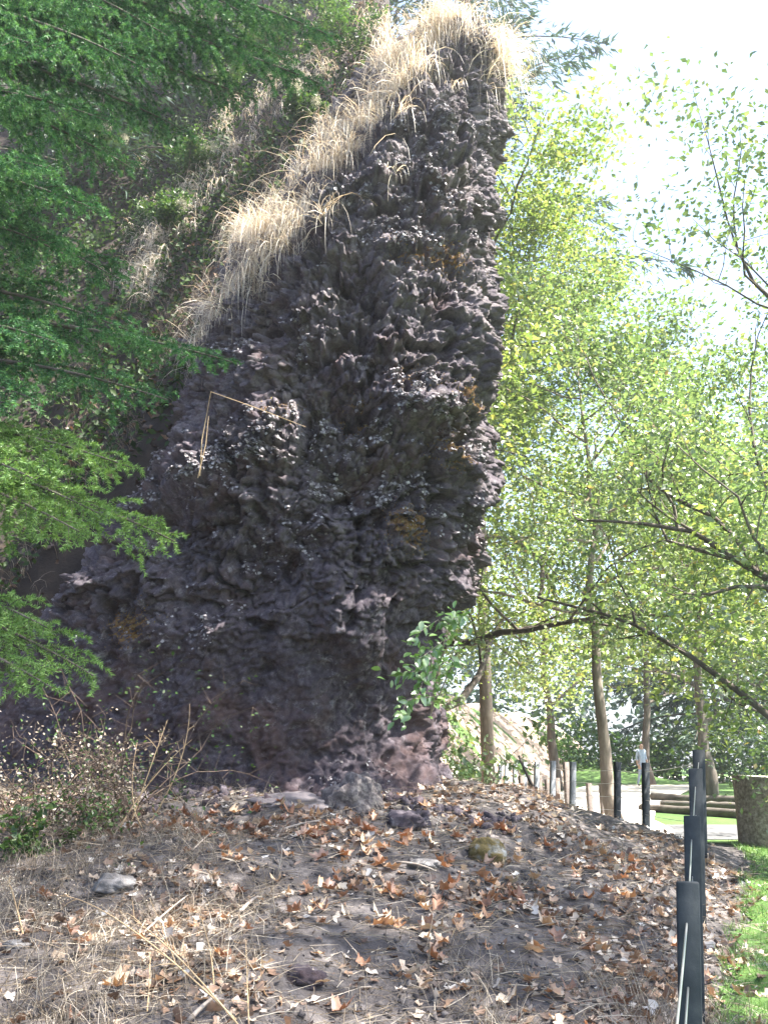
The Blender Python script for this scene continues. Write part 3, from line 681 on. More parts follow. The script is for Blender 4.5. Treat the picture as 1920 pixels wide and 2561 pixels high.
# ------------------------------------------------------------------ Douglas fir in front
def fir_branch(root_p, tip, width, r, sag=.25, density=360, hang=.45, nl=.026, roll=42):
    root_p = np.asarray(root_p, float); tip = np.asarray(tip, float)
    mid_ = (root_p + tip) / 2 + np.array([0, 0, sag])
    L_ = np.linalg.norm(tip - root_p); n = 26
    ax = bezier(root_p, mid_, tip, n); wood = Acc()
    tube(wood, ax, .018 * (1 - .9 * np.linspace(0, 1, n)) * L_ / 1.8 + .0015, 6, False)
    S0, S1, TP = [], [], []
    ns = int(L_ / .058)
    for i in range(ns):
        t = .06 + .94 * (i + .5) / ns
        q = t * (n - 1); i0 = min(int(q), n - 2); p0 = ax[i0] + (ax[i0 + 1] - ax[i0]) * (q - i0); td = nrm(ax[i0 + 1] - ax[i0])
        side = nrm(np.cross(td, np.array([0, 0, 1.0]))) * (1 if i % 2 else -1)
        upv = np.cross(np.cross(td, np.array([0, 0, 1.0])), td); rl = R(roll + r.normal() * 14)
        side = side * math.cos(rl) + nrm(upv) * math.sin(rl) * (1 if side[1] > 0 else -1)
        l2 = width * (min(1, t * 3.5) * (1 - t) ** .6 + .08) * r.uniform(.6, 1.2)
        d2 = nrm(td * r.uniform(.55, 1.0) + side * r.uniform(.6, 1.1) + r.normal(size=3) * .2)
        m = max(3, int(l2 / .06)); pts = [p0]; d = d2
        for k in range(m):
            pts.append(pts[-1] + d * l2 / m); d = nrm(d + np.array([0, 0, -hang * 1.3 / m]) + r.normal(size=3) * .09 + td * .05)
        pts = np.array(pts); S0.append(pts[:-1]); S1.append(pts[1:]); TP.append(np.arange(m) >= m - 1.5)
        tube(wood, pts, .004 * (1 - .8 * np.linspace(0, 1, m + 1)), 3, False)
        cum = l2
        nt_ = int(l2 / .056)
        if nt_ > 0:
            tt = (np.arange(nt_) + r.random(nt_)) / nt_ * m; k0 = np.minimum(tt.astype(int), m - 1)
            pp = pts[k0] + (pts[k0 + 1] - pts[k0]) * (tt - k0)[:, None]; dd = nrm(pts[k0 + 1] - pts[k0])
            sd = nrm(np.cross(dd, np.array([0, 0, 1.0]) + .2 * r.normal(size=(nt_, 3)))) * np.where(np.arange(nt_) % 2, 1, -1)[:, None]
            l3 = np.clip(.5 * l2 * (1 - tt / m) + .06, .06, .2) * r.uniform(.6, 1.2, nt_)
            d3 = nrm(dd * .8 + sd * .8 + np.array([0, 0, -.18]) + .12 * r.normal(size=(nt_, 3)))
            mp = pp + d3 * (l3 * .55)[:, None]; ep = mp + nrm(d3 + np.array([0, 0, -hang * .5])) * (l3 * .45)[:, None]
            S0 += [pp, mp]; S1 += [mp, ep]; TP += [np.zeros(nt_, bool), np.ones(nt_, bool)]
    S0.append(ax[3:-1]); S1.append(ax[4:]); TP.append(np.zeros(n - 4, bool)); TP = np.concatenate(TP)
    S0 = np.concatenate(S0); S1 = np.concatenate(S1); ln = np.linalg.norm(S1 - S0, axis=1)
    cnt = np.maximum(1, (ln * density + r.random(len(ln))).astype(int)); k = np.repeat(np.arange(len(ln)), cnt)
    pos = S0[k] + (S1 - S0)[k] * r.random(len(k))[:, None]; d = nrm((S1 - S0)[k])
    s = nrm(np.cross(d, np.array([0, 0, 1.0]) + .01)); u = np.cross(s, d)
    ph = r.random(len(k)) * 6.283
    rad = np.cos(ph)[:, None] * s * 1.15 + np.sin(ph)[:, None] * u * .95
    nd = nrm(d * .6 + rad); ll = nl * r.uniform(.7, 1.15, len(k))
    wv = nrm(np.cross(nd, r.normal(size=nd.shape))) * .0034
    v = np.stack([pos - wv, pos + wv, pos + nd * ll[:, None]], 1).reshape(-1, 3)
    tk = np.repeat(TP[k], 3)
    return wood.mesh('branch'), [mesh(nm_, v[q_m], np.arange(int(q_m.sum())).reshape(-1, 3), False) for nm_, q_m in (('needles', ~tk), ('tip_needles', tk))]

fb = onground(-4.1, 5.6)
fir = thing('fir_tree', 'fir tree whose drooping green sprays hang in front of the rock', 'tree', fb)
wood = Acc(); tt = np.linspace(0, 1, 12)
tube(wood, fb + np.stack([.1 * np.sin(tt * 4), .05 * np.cos(tt * 5), tt * 15 - .2], 1), .2 * (1 - .93 * tt) * (1 + .5 * np.exp(-tt * 25)), 12)
part('trunk', wood.mesh('trunk'), M['bark'], fir)
def fir_axis(z): return np.array([fb[0], fb[1], z])
BR = [  # tip pixel, distance, half width, sunlit tint, height on the trunk, roll
    ((420, 90), 5.9, 1.0, 0, 8.0, 65), ((170, 640), 4.9, .8, 0, 5.4, 60), ((90, 1000), 4.4, .6, 0, 4.0, 55),
    ((720, 150), 6.9, 1.1, 0, 7.9, 65), ((380, 180), 5.6, 1.0, 0, 7.4, 60), ((330, 420), 6.0, .9, 0, 6.6, 65), ((130, 130), 4.4, .9, 0, 6.9, 55), ((330, 830), 5.0, .75, 0, 4.8, 55), ((200, 1330), 4.6, .6, 1, 3.5, 50),
    ((830, 90), 6.6, 1.05, 0, 8.2, 50), ((805, 210), 6.5, .95, 0, 7.6, 55), ((620, 40), 6.2, .9, 0, 8.6, 50), ((470, 330), 6.4, .85, 0, 7.0, 60), ((640, 250), 6.8, .8, 0, 7.2, 70),
    ((255, 20), 4.6, .85, 0, 7.6, 45), ((262, 300), 4.9, .85, 0, 6.4, 50), ((230, 520), 4.6, .8, 0, 5.7, 50), ((300, 700), 5.4, .85, 0, 5.6, 60), ((120, 420), 4.3, .7, 0, 5.6, 40),
    ((580, 905), 5.4, .72, 0, 4.5, 40), ((420, 1000), 5.0, .66, 0, 4.2, 45), ((150, 860), 4.4, .6, 0, 4.4, 50),
    ((440, 1355), 5.0, .85, 1, 3.6, 50), ((330, 1170), 4.9, .7, 1, 3.7, 40), ((90, 1200), 4.3, .55, 1, 3.6, 45), ((260, 1290), 4.7, .7, 1, 3.6, 60),
    ((235, 1690), 4.8, .72, 1, 2.7, 50), ((120, 1570), 4.6, .55, 1, 2.7, 45), ((130, 1720), 4.5, .6, 1, 2.5, 55)]
for k, (px, d, wd, li, zr_, rl_) in enumerate(BR):
    r = np.random.default_rng(100 + k)
    tip = at(px[0], px[1], d); rt = fir_axis(zr_)
    bm, nm = fir_branch(rt, tip, wd, r, sag=.35, density=430, hang=.9, nl=.029, roll=rl_)
    o = part('branch', bm, M['bark'], fir)
    for j_, x_ in enumerate(nm):
        x_.transform(Matrix.Translation(-fir.location)); obj(x_.name.split('.')[0], x_, M[('fir', 'fir_mid', 'fir_sun_tint')[min(2, j_ + 2 * li)]], o)
# boughs on the far sides of the same trunk
r = np.random.default_rng(140)
for k, az in enumerate((150, 190, 235, 265, 300, 120)):
    z0 = 3 + k * .9
    tip = fir_axis(z0 - .3) + np.array([math.cos(R(az)), math.sin(R(az)), 0]) * 1.9
    bm, nm = fir_branch(fir_axis(z0), tip, .6, r, density=110)
    o = part('branch', bm, M['bark'], fir)
    for x_ in nm: x_.transform(Matrix.Translation(-fir.location)); obj(x_.name.split('.')[0], x_, M['fir'], o)

# ------------------------------------------------------------------ shrubs on the hillside and round the rock
def shrub(name, label, base, h, rad, seed, leafm, n=2500, leaf=.05, stems=9, plumes=0, group=None, dry=False):
    r = np.random.default_rng(seed); base = np.asarray(base, float); w_ = Acc(); A = []; tips = []
    for i in range(stems):
        d = nrm(np.array([r.normal() * .5, r.normal() * .5 - .25, 1.0])); pts = [base + np.array([r.normal() * .06, r.normal() * .06, -.08])]
        for k in range(8):
            pts.append(pts[-1] + d * h / 8 * r.uniform(.8, 1.2)); d = nrm(d + r.normal(size=3) * .16 + np.array([0, -.05, -.11]) * rad)
        pts = np.array(pts); tube(w_, pts, .008 * (1 - .8 * np.linspace(0, 1, 9)), 4, False)
        for k in range(2, 9):
            for _ in range(2):
                dd = nrm(r.normal(size=3)) * h * .14; tube(w_, np.array([pts[k], pts[k] + dd * .6, pts[k] + dd]), [.003, .002, .001], 3, False); A += [pts[k] + dd * .6, pts[k] + dd]
        tips.append(pts[-1])
    A = np.array(A); k = r.integers(0, len(A), n); pos = A[k] + r.normal(size=(n, 3)) * h * .06
    v, f = scatter(pos, leaf * r.uniform(.6, 1.3, n), rand_frames(n, r, np.array([0, -.3, 1.0]), .8), LEAF2, LEAF2_F)
    root = thing(name, label, 'shrub', base, group)
    part('stem', w_.mesh('stem'), M['twig_dark'], root); part('foliage', mesh('foliage', v, f, False), leafm, root)
    for i in range(plumes):
        c = tips[i % len(tips)] + r.normal(size=3) * .08; m_ = 420
        d = nrm(r.normal(size=(m_, 3))) * (r.random(m_) ** .5)[:, None] * np.array([.10, .10, .14])
        v, f = scatter(c + d, .022 * r.uniform(.6, 1.4, m_), rand_frames(m_, r))
        part('flower_plume', mesh('flower_plume', v, f, False), M['plume'], root, kind='stuff')
    return root
def hill_pt(px, py, d0=9, d1=22):
    """first point of the hillside along a sight line"""
    for d in np.linspace(d0, d1, 260):
        q = at(px, py, d)
        if q[2] < float(H(np.array([q[0]]), np.array([q[1]]))[0]): return q
    return None
for k, (px, py, h, pm, lab) in enumerate([
        (300, 400, 1.0, 3, 'leafy shrub with cream plumes beside the fir at mid slope'), (180, 300, .9, 0, 'dark leafy shrub half hidden by the fir boughs'),
        (480, 420, .8, 2, 'leafy shrub with cream plumes under the long fir bough'), (760, 300, .55, 5, 'low bright shrub with many cream plumes above the grassy crest'),
        (330, 130, 1.0, 0, 'yellow green shrub between the upper fir boughs'), (560, 230, .9, 0, 'leafy shrub behind the drooping fir tips'),
        (870, 130, .9, 0, 'leafy shrub standing above the straw grass of the crest'), (430, 560, .7, 1, 'small shrub with one faded plume at the foot of the slope'),
        (1000, 40, 1.2, 0, 'bright green bush crowning the very top of the rock'), (90, 200, 1.1, 0, 'shadowed shrub far up the slope behind the fir trunk'), (680, 90, .9, 0, 'shrub high on the slope over the fir bough')]):
    q = hill_pt(px, py + 60)
    if q is None: q = hill_pt(px - 150, py + 60)
    if q is None: continue
    shrub('hillside_shrub', lab, q + np.array([0, -.25, .3]), h, 1.0, 200 + k, M['shrub'] if k not in (4, 8) else M['vine'], 2200, .065, plumes=pm, group='shrubs on the hillside')

shrub('path_bush', 'loose leafy bush behind the mound close to the rock edge', onground(1.3, 13.6), 2.3, .8, 250, M['maple'], 2600, .10, stems=10)

# fallen leaves and litter on the hillside
r = np.random.default_rng(230)
hxx = r.uniform(-5, .15, 4500); hyy = r.uniform(9.2, 15, 4500)
hq = np.stack([hxx, hyy, hxx * 0], 1); hzz = H(hxx, hyy) + .45 * perlin(hq * .7) + .2 * perlin(hq * 1.9) + .08 * perlin(hq * 6) + .015
v, f = scatter(np.stack([hxx, hyy, hzz], 1), r.uniform(.05, .14, len(hxx)), rand_frames(len(hxx), r, np.array([0, -.7, .6]), .5), CRUMB, CRUMB_F)
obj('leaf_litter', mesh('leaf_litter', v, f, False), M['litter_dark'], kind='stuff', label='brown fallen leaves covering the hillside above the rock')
k = 12000; hxx = r.uniform(-5, .15, k); hyy = r.uniform(9.4, 15, k); hq = np.stack([hxx, hyy, hxx * 0], 1)
keep = fbm(hq * 1.1 + 4, 2) > .05; hxx, hyy, hq = hxx[keep], hyy[keep], hq[keep]
hzz = H(hxx, hyy) + .45 * perlin(hq * .7) + .2 * perlin(hq * 1.9) + .08 * perlin(hq * 6)
v, f = blades(np.stack([hxx, hyy, hzz], 1), nrm(np.array([0, -.6, .9]) + .4 * r.normal(size=(len(hxx), 3))), r.uniform(.15, .5, len(hxx)), r.uniform(.8, 2.4, len(hxx)), .006, r, 4)
obj('hillside_grass', mesh('hillside_grass', v, f, False), M['dry_grass'], kind='stuff', label='dry tawny grass hanging down the hillside')

r = np.random.default_rng(235)
k = 30000; hxx = r.uniform(-8, -.2, k); hyy = r.uniform(10.0, 20, k); hq = np.stack([hxx, hyy, hxx * 0], 1)
keep = (fbm(hq * .9 + 14, 2) + .35 * sstep(-1.5, -3.5, hxx) + .3 * sstep(12, 14, hyy)) > .12; hxx, hyy, hq = hxx[keep], hyy[keep], hq[keep]
hzz = H(hxx, hyy) + .45 * perlin(hq * .7) + .2 * perlin(hq * 1.9) + .08 * perlin(hq * 6) + r.random(len(hxx)) ** 2 * .5
v, f = scatter(np.stack([hxx, hyy - .1, hzz], 1), r.uniform(.06, .15, len(hxx)), rand_frames(len(hxx), r, np.array([0, -.6, .7]), .7), LEAF2, LEAF2_F)
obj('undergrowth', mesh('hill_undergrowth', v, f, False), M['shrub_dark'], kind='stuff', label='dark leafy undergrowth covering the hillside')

r = np.random.default_rng(236); BP = []
band = np.array([(1150, 60), (940, 110), (800, 190), (680, 280), (580, 390), (490, 520), (420, 640), (350, 770)], float)
for k in range(330):
    t = r.random() * 6.99; i0 = int(t); c = band[i0] + (band[i0 + 1] - band[i0]) * (t - i0); o_ = abs(r.normal()) * 55 - 15
    q = hill_pt(c[0] - .75 * o_ + r.normal() * 25, c[1] - .65 * o_ + r.normal() * 15, 9.6)
    if q is not None and float(perlin(np.array([[q[0] * 1.7, q[2] * 1.7, 3.3]]))[0]) > -.12: BP.append(q + np.array([0, -.15, .05]))
BP = np.array(BP); nb_ = r.integers(6, 36, len(BP)); BB = np.repeat(BP, nb_, 0) + r.normal(size=(nb_.sum(), 3)) * .08
tl = np.repeat(r.uniform(.25, .95, len(BP)), nb_)
d0 = nrm(np.array([-.1, -.9, .35]) + .4 * r.normal(size=BB.shape) + np.repeat(r.normal(size=BP.shape) * .3, nb_, 0))
v, f = blades(BB, d0, tl * r.uniform(.4, 1.1, len(BB)), r.uniform(2.0, 6.0, len(BB)), r.uniform(.004, .009, len(BB)), r, 5)
obj('crest_grass', mesh('crest_grass', v, f, False), M['straw'], kind='stuff', label='pale straw hanging in long strands down the slope beside the crest')

# the climbing shrub with big leaves at the sunny foot of the rock
r = np.random.default_rng(240)
vb = at(1075, 1790, 9.3)
vine = thing('climbing_shrub', 'leafy green sprig growing out of the lower edge of the rock', 'shrub', vb)
w_ = Acc(); lp_ = []
for st in [[(1075, 1790), (1150, 1620), (1095, 1550), (1020, 1600)], [(1075, 1790), (1120, 1560), (1130, 1530), (1160, 1545)], [(1075, 1790), (1090, 1680), (1030, 1680), (985, 1690)], [(1075, 1790), (1090, 1740), (1020, 1750), (1000, 1790)], [(1075, 1790), (1130, 1660), (1070, 1650), (1050, 1730)], [(1075, 1790), (1110, 1600), (1060, 1640), (1040, 1650)]]:
    pts = np.array([at(px, py, (9.35, 8.75, 8.5, 8.35)[i] + r.normal() * .05) for i, (px, py) in enumerate(st)])
    tt = np.linspace(0, 3, 16); pts = np.stack([np.interp(tt, np.arange(4), pts[:, c]) for c in range(3)], 1)
    tube(w_, pts, .007 * (1 - .8 * np.linspace(0, 1, 16)), 5, False)
    for i in range(3, 16):
        for s_ in (0, 1): lp_.append((pts[i], nrm(pts[i] - pts[i - 1]), s_))
        for _ in range(2 if i % 2 else 1): lp_.append((pts[i] + r.normal(size=3) * .07, nrm(pts[i] - pts[i - 1]), i % 4 == 1))
part('stem', w_.mesh('stem'), M['twig'], vine)
OV = np.array([[0, 0, 0], [.2, .2, .05], [.27, .45, .07], [.17, .75, .03], [0, 1, -.06], [-.17, .75, .03], [-.27, .45, .07], [-.2, .2, .05], [0, .25, 0], [0, .5, -.01], [0, .75, -.03]])
OVF = np.array([[0, 1, 8], [0, 8, 7], [1, 2, 9], [1, 9, 8], [7, 8, 9], [7, 9, 6], [2, 3, 10], [2, 10, 9], [6, 9, 10], [6, 10, 5], [3, 4, 10], [5, 10, 4]])
leaf_me = [mesh('leaf', OV * s_, OVF) for s_ in (.075, .095, .115)]
for q in leaf_me: q.materials.append(M['vine'])
from mathutils import Matrix
for i, (pp, dd, s_) in enumerate(lp_):
    side = nrm(np.cross(dd, [0, 1, .2])) * (1 if s_ else -1)
    fy = Vector(nrm(dd * .5 + side * .6 + np.array([0, -.25, -.45]) + .3 * r.normal(size=3))); fz = Vector(nrm(np.array([.1, -.55, .8]) + .35 * r.normal(size=3)))
    fx = fy.cross(fz).normalized(); fz = fx.cross(fy)
    o = obj('leaf', leaf_me[i % 3], None, vine)
    mt = Matrix((fx, fy, fz)).transposed().to_4x4(); mt.translation = Vector(pp + r.normal(size=3) * .02 - vb); o.matrix_local = mt

# ------------------------------------------------------------------ mound cover
r = np.random.default_rng(300)
def mound_pts(n, y0=3.6, y1=10.5, dens=None, xmax=.9):
    y = r.uniform(y0, y1, n); x = r.uniform(-1, 1, n) * .62 * y
    ok = (x < lawn_x(y) + .25 + .2 * r.normal(size=n))
    x, y = x[ok], y[ok]
    if dens is not None:
        k = r.random(len(x)) < dens(x, y); x, y = x[k], y[k]
    return np.stack([x, y, G(x, y)], 1)
def n2(x, y, s, o=0): return perlin(np.stack([x * s + o, y * s + o, x * 0 + o], 1))
# stones and clods (one mass)
ico_v = []; ph_ = (1 + 5 ** .5) / 2
IV = nrm(np.array([(-1, ph_, 0), (1, ph_, 0), (-1, -ph_, 0), (1, -ph_, 0), (0, -1, ph_), (0, 1, ph_), (0, -1, -ph_), (0, 1, -ph_), (ph_, 0, -1), (ph_, 0, 1), (-ph_, 0, -1), (-ph_, 0, 1)]))
IF = np.array([(0, 11, 5), (0, 5, 1), (0, 1, 7), (0, 7, 10), (0, 10, 11), (1, 5, 9), (5, 11, 4), (11, 10, 2), (10, 7, 6), (7, 1, 8), (3, 9, 4), (3, 4, 2), (3, 2, 6), (3, 6, 8), (3, 8, 9), (4, 9, 5), (2, 4, 11), (6, 2, 10), (8, 6, 7), (9, 8, 1)])
pb = mound_pts(12000, 3.6, 9.3, lambda x, y: .25 + .75 * sstep(-.1, .4, n2(x, y, 1.1, 3)))
v, f = scatter(pb + [0, 0, .004], r.uniform(.006, .038, len(pb)) * r.uniform(.3, 1.2, len(pb)), rand_frames(len(pb), r), np.array([(1, .1, 0), (-.9, 0, .1), (.1, .8, .1), (0, -.75, 0), (.15, .1, .6), (0, 0, -.5)]), np.array([(0, 2, 4), (2, 1, 4), (1, 3, 4), (3, 0, 4), (2, 0, 5), (1, 2, 5), (3, 1, 5), (0, 3, 5)]))
obj('gravel', mesh('gravel', v, f, False), M['soil'], kind='stuff', label='dark crumbled stone and clods strewn over the mound')
# small litter
lt = mound_pts(26000, 3.6, 10.8, lambda x, y: .12 + .88 * sstep(-.1, .35, n2(x, y, 1.1, 9) + .3 * sstep(.6, 2, x) * sstep(5.5, 7, y)))
v, f = scatter(lt + [0, 0, .012], r.uniform(.02, .085, len(lt)), rand_frames(len(lt), r, np.array([0, 0, 1.0]), .55), CRUMB, CRUMB_F)
obj('leaf_fragments', mesh('leaf_fragments', v, f, False), M['litter'], kind='stuff', label='crumbled brown leaf litter over the whole mound')
# thin straw and twigs lying about
tw = mound_pts(17000, 3.6, 10.5)
az = r.random(len(tw)) * 6.283
v, f = blades(tw + [0, 0, .015], np.stack([np.cos(az), np.sin(az), r.uniform(-.02, .3, len(tw))], 1), r.uniform(.06, .3, len(tw)), r.uniform(.0, .35, len(tw)), r.uniform(.003, .006, len(tw)), r, 2)
obj('straw_litter', mesh('straw_litter', v, f, False), M['dry_grass'], kind='stuff', label='broken straw and fine twigs lying on the mound')
# standing dry grass
def gdens(x, y):
    a = sstep(-.3, -1.4, x + .12 * (y - 6)) * sstep(8.6, 7.2, y)                # the brown bank side
    b = sstep(-.2, 1.0, x) * sstep(6.3, 5.2, y)                     # tussocks near the fence
    c = sstep(8.2, 8.9, y) * sstep(-.8, -1.8, x)
    return np.clip(.75 * a + .7 * b + .6 * c + .06, 0, 1) * sstep(-.35, .15, n2(x, y, 1.6, 7))
gr = mound_pts(50000, 3.6, 9.6, gdens, .6)
v, f = blades(gr, nrm(np.array([0, 0, 1.0]) + .55 * r.normal(size=(len(gr), 3)) * [1, 1, .2]), r.uniform(.06, .32, len(gr)), r.uniform(.4, 2.6, len(gr)), r.uniform(.002, .0045, len(gr)), r, 3)
obj('dry_grass', mesh('mound_grass', v, f, False), M['dry_grass'], kind='stuff', label='tangled brown dry grass standing on the mound')
# lawn blades
y = r.uniform(3.5, 12.8, 36000); x = lawn_x(y) - .1 + r.random(36000) ** 1.3 * 4.0
ed = .05 + .22 * n2(x, y, 1.2)
ok = (x > lawn_x(y) + ed) & (x < .56 * y + .6); x, y = x[ok], y[ok]
lb = np.stack([x, y, G(x, y)], 1)
v, f = blades(lb, nrm(np.array([0, 0, 1.0]) + .5 * r.normal(size=(len(lb), 3)) * [1, 1, .2]), r.uniform(.04, .10, len(lb)), r.uniform(.3, 1.4, len(lb)), .005, r, 2)
M['grass'] = leaf_mat('grass', [(0, (.05, .12, .025)), (.6, (.09, .19, .04)), (.9, (.15, .24, .06)), (1, (.3, .26, .12))], .35, .05, .4)
obj('grass', mesh('grass', v, f, False), M['grass'], kind='stuff', label='short green grass blades of the lawn beside the fence')
# big fallen maple leaves: one object each
mm = []
for k in range(6):
    rr = np.random.default_rng(320 + k); q = MAPLE.copy(); th_ = rr.random() * 3.14
    uq = q[:, 0] * math.cos(th_) + (q[:, 1] - .33) * math.sin(th_); wq = -q[:, 0] * math.sin(th_) + (q[:, 1] - .33) * math.cos(th_); kc = rr.uniform(1.0, 3.4)
    zq = np.abs(uq) * np.sin(np.abs(uq) * kc * .8) + .25 * wq * wq * rr.uniform(-1, 1) + .03 * rr.normal(size=len(q)); uq = np.sign(uq) * np.sin(np.abs(uq) * kc) / kc
    q[:, 0] = uq * math.cos(th_) - wq * math.sin(th_); q[:, 1] = .33 + uq * math.sin(th_) + wq * math.cos(th_); q[:, 2] = zq
    q[:, 1] -= .33; q[:, 0] *= rr.uniform(.75, 1.05)
    me = mesh('fallen_leaf', q, MAPLE_F, False)
    M['dl%d' % k] = leaf_mat('fallen_leaf_%d' % k, [(0, c_) for c_ in [[(.36, .2, .115), (.27, .145, .09), (.42, .27, .165), (.47, .36, .25), (.23, .135, .095), (.5, .43, .34)][k]]] + [(1, [(.36, .2, .115), (.27, .145, .09), (.42, .27, .165), (.47, .36, .25), (.23, .135, .095), (.5, .43, .34)][k])], .22, .06, .45, (1.3, .85, .5))
    me.materials.append(M['dl%d' % k]); mm.append(me)
cl = [(-1.3, 7.9, .5, 45), (-.5, 7.7, .6, 40), (.1, 6.9, .7, 35), (.6, 6.3, .6, 30), (-.6, 6.3, .6, 25), (1.6, 7.6, .8, 30), (2.2, 8.6, .7, 25), (-.3, 5.4, .9, 20), (.7, 5.2, .5, 12), (-1.3, 5.0, .6, 8), (1.3, 6.4, .5, 14), (1.0, 8.6, .4, 10)]
where = ['below the bare canes', 'in the drift below the painted sun patch', 'in the middle of the mound', 'on bare soil below the mossy boulder', 'among grey straw halfway down the mound', 'on the slope beside the mossy boulder', 'on the slope facing the path', 'low on the front of the mound', 'in tan grass near the front post', 'in tangled dry grass at the front', 'on the mound beside the cable fence', 'under the climbing shrub']
tone = ['orange brown', 'rusty brown', 'light orange', 'pale tan', 'dark brown', 'cream coloured']
for ci, (cx, cy_, s_, n_) in enumerate(cl):
    for _ in range(n_):
        x = cx + r.normal() * s_; y = cy_ + r.normal() * s_ * .6
        if y > 9.3 or x > float(lawn_x(y)) + .2: continue
        vi = int(r.integers(0, 6)); sz = r.uniform(.07, .15)
        si = 'small ' if sz < .09 else ('large ' if sz > .13 else '')
        o = obj('fallen_leaf', mm[vi], None, label=si + tone[vi] + ' curled maple leaf ' + where[ci], cat='leaf', group='fallen maple leaves on the mound')
        o.location = (x, y, gz(x, y) + .025); o.rotation_euler = (r.normal() * .3, r.normal() * .3, r.random() * 6.283); o.scale = (sz, sz, sz)

# stones that stand out
def stone(name, label, px, py, d, size, seed, m, squash=(1, .9, .75), cat='stone', sink=.3):
    bm_v = IV.copy(); f = IF
    for _ in range(3):      # subdivide
        e = {}; vv = list(map(tuple, bm_v)); nf = []
        def md(a, b):
            kx = (min(a, b), max(a, b))
            if kx not in e: vv.append(tuple(nrm((np.array(vv[a]) + np.array(vv[b])) / 2))); e[kx] = len(vv) - 1
            return e[kx]
        for a, b, c in f:
            x_, y_, z_ = md(a, b), md(b, c), md(c, a); nf += [(a, x_, z_), (b, y_, x_), (c, z_, y_), (x_, y_, z_)]
        bm_v = np.array(vv); f = np.array(nf)
    q = bm_v * (1 + .35 * fbm(bm_v * 1.3 + seed, 3) + .07 * fbm(bm_v * 7 + seed, 2) + .2 * (.5 - worley(bm_v * 2.2 + seed)[0]))[:, None] * np.array(squash) * size
    p0 = at(px, py, d); x, y = p0[0], p0[1]
    o = obj(name, mesh(name, q, f), m, label=label, cat=cat)
    o.location = (x, y, gz(x, y) + size * squash[2] * (1 - 2 * sink) ); return o
M['stone_grey'] = solid_mat('stone_grey', [(.3, (.08, .075, .075)), (.5, (.17, .16, .155)), (.7, (.30, .285, .28))], 9, .9, .8, 30)
M['stone_moss'] = solid_mat('stone_moss', [(.36, (.09, .07, .028)), (.5, (.15, .11, .04)), (.57, (.2, .18, .14)), (.72, (.42, .41, .39))], 9, .9, .9, 30)
stone('mossy_stone', 'small boulder with ochre moss half sunk in the leaves', 1215, 2130, 7.6, .13, 2.2, M['stone_moss'], (1.1, .9, .95))
stone('stone', 'flat grey stone among brown dry grass', 285, 2240, 6.3, .11, 4.1, M['stone_grey'], (1.2, 1, .6))
stone('stone', 'dark lump of rock beside the foot of the pillar', 1010, 2075, 8.1, .13, 6.7, M['rock'], (1.3, .9, .7))
stone('stone', 'pale stone lying in the straw close to the mossy boulder', 1060, 2190, 7.0, .075, 8.3, M['stone_grey'], (1.6, 1, .55))
stone('stone', 'dark clod of rock low in the front of the mound', 760, 2440, 5.1, .09, 9.9, M['rock'], (1.2, 1, .7))
stone('stone', 'whitish chip of stone in the front corner of the mound', 35, 2465, 5.3, .05, 12.4, M['stone_grey'], (1.3, 1, .6))

rb = np.stack([r.uniform(-3.2, 1.25, 420), 8.95 - np.abs(r.normal(size=420)) * .28, np.zeros(420)], 1); rb[:, 2] = G(rb[:, 0], rb[:, 1]) + .01
v, f = scatter(rb, .02 + .07 * r.random(420) ** 3, rand_frames(420, r), IV * np.array([1, .75, .6]) * (1 + .22 * np.random.default_rng(4).normal(size=(12, 1))), IF)
obj('rubble', mesh('rubble', v, f, False), M['rock'], kind='stuff', label='dark fallen chips of rock along the foot of the pillar')
M['crust'] = solid_mat('crust', [(.33, (.045, .037, .04)), (.48, (.11, .095, .095)), (.58, (.22, .19, .178)), (.72, (.34, .3, .27))], 14, .95, .9, 30, detail=10)
M['sun_patch'] = solid_mat('sun_patch', [(.3, (.13, .115, .12)), (.6, (.22, .19, .19)), (.8, (.3, .27, .27))], 4, .95, .5, 30)
stone('sun_patch', 'pale low lump standing in for sunlit soil at the foot of the pillar', 730, 2035, 8.5, .36, 3.3, M['sun_patch'], (1.1, .7, .3), sink=.6)  # added pale stone; sunlight on the soil is put into its colour
stone('knobbly_boulder', 'knobbly pale crusted boulder standing against the foot of the pillar', 880, 2010, 8.5, .25, 5.5, M['crust'], (.95, .9, 1.0), cat='boulder', sink=.5)

# sticks
for k, (a, b, rad, lab) in enumerate([
        ((480, 2130), (530, 2090), .006, 'thin grey stick among the leaf drift'), ((695, 2185), (705, 2235), .008, 'short pale upright stick stub'),
        ((600, 2285), (645, 2255), .012, 'short thick pale stick in the leaves'), ((360, 2335), (470, 2250), .007, 'long grey stick slanting through the dry grass'),
        ((470, 2561), (540, 2510), .012, 'weathered stick at the lower picture edge'), ((700, 2080), (800, 2062), .01, 'pale stick lying at the foot of the rock'),
        ((110, 2040), (215, 1985), .008, 'bare twig under the green seedling'), ((990, 2160), (1090, 2190), .01, 'bleached stick beside the straw patch')]):
    def gnd(px, py):
        for d in np.linspace(3.5, 9.5, 400):
            q = at(px, py, d)
            if q[2] < gz(q[0], q[1]) + .02: return q
        return at(px, py, 8)
    p0, p1 = gnd(*a), gnd(*b); p0[2] += rad; p1[2] += rad + .02
    if lab.startswith('short pale upright'): p1 = p0 + np.array([.02, 0, .18])
    acc = Acc(); pts = bezier(p0, (p0 + p1) / 2 + np.array([.02, .01, .03]), p1, 7); tube(acc, pts, rad * (1 - .4 * np.linspace(0, 1, 7)), 6)
    root = obj('stick', acc.mesh('stick'), M['twig'], label=lab, cat='stick')

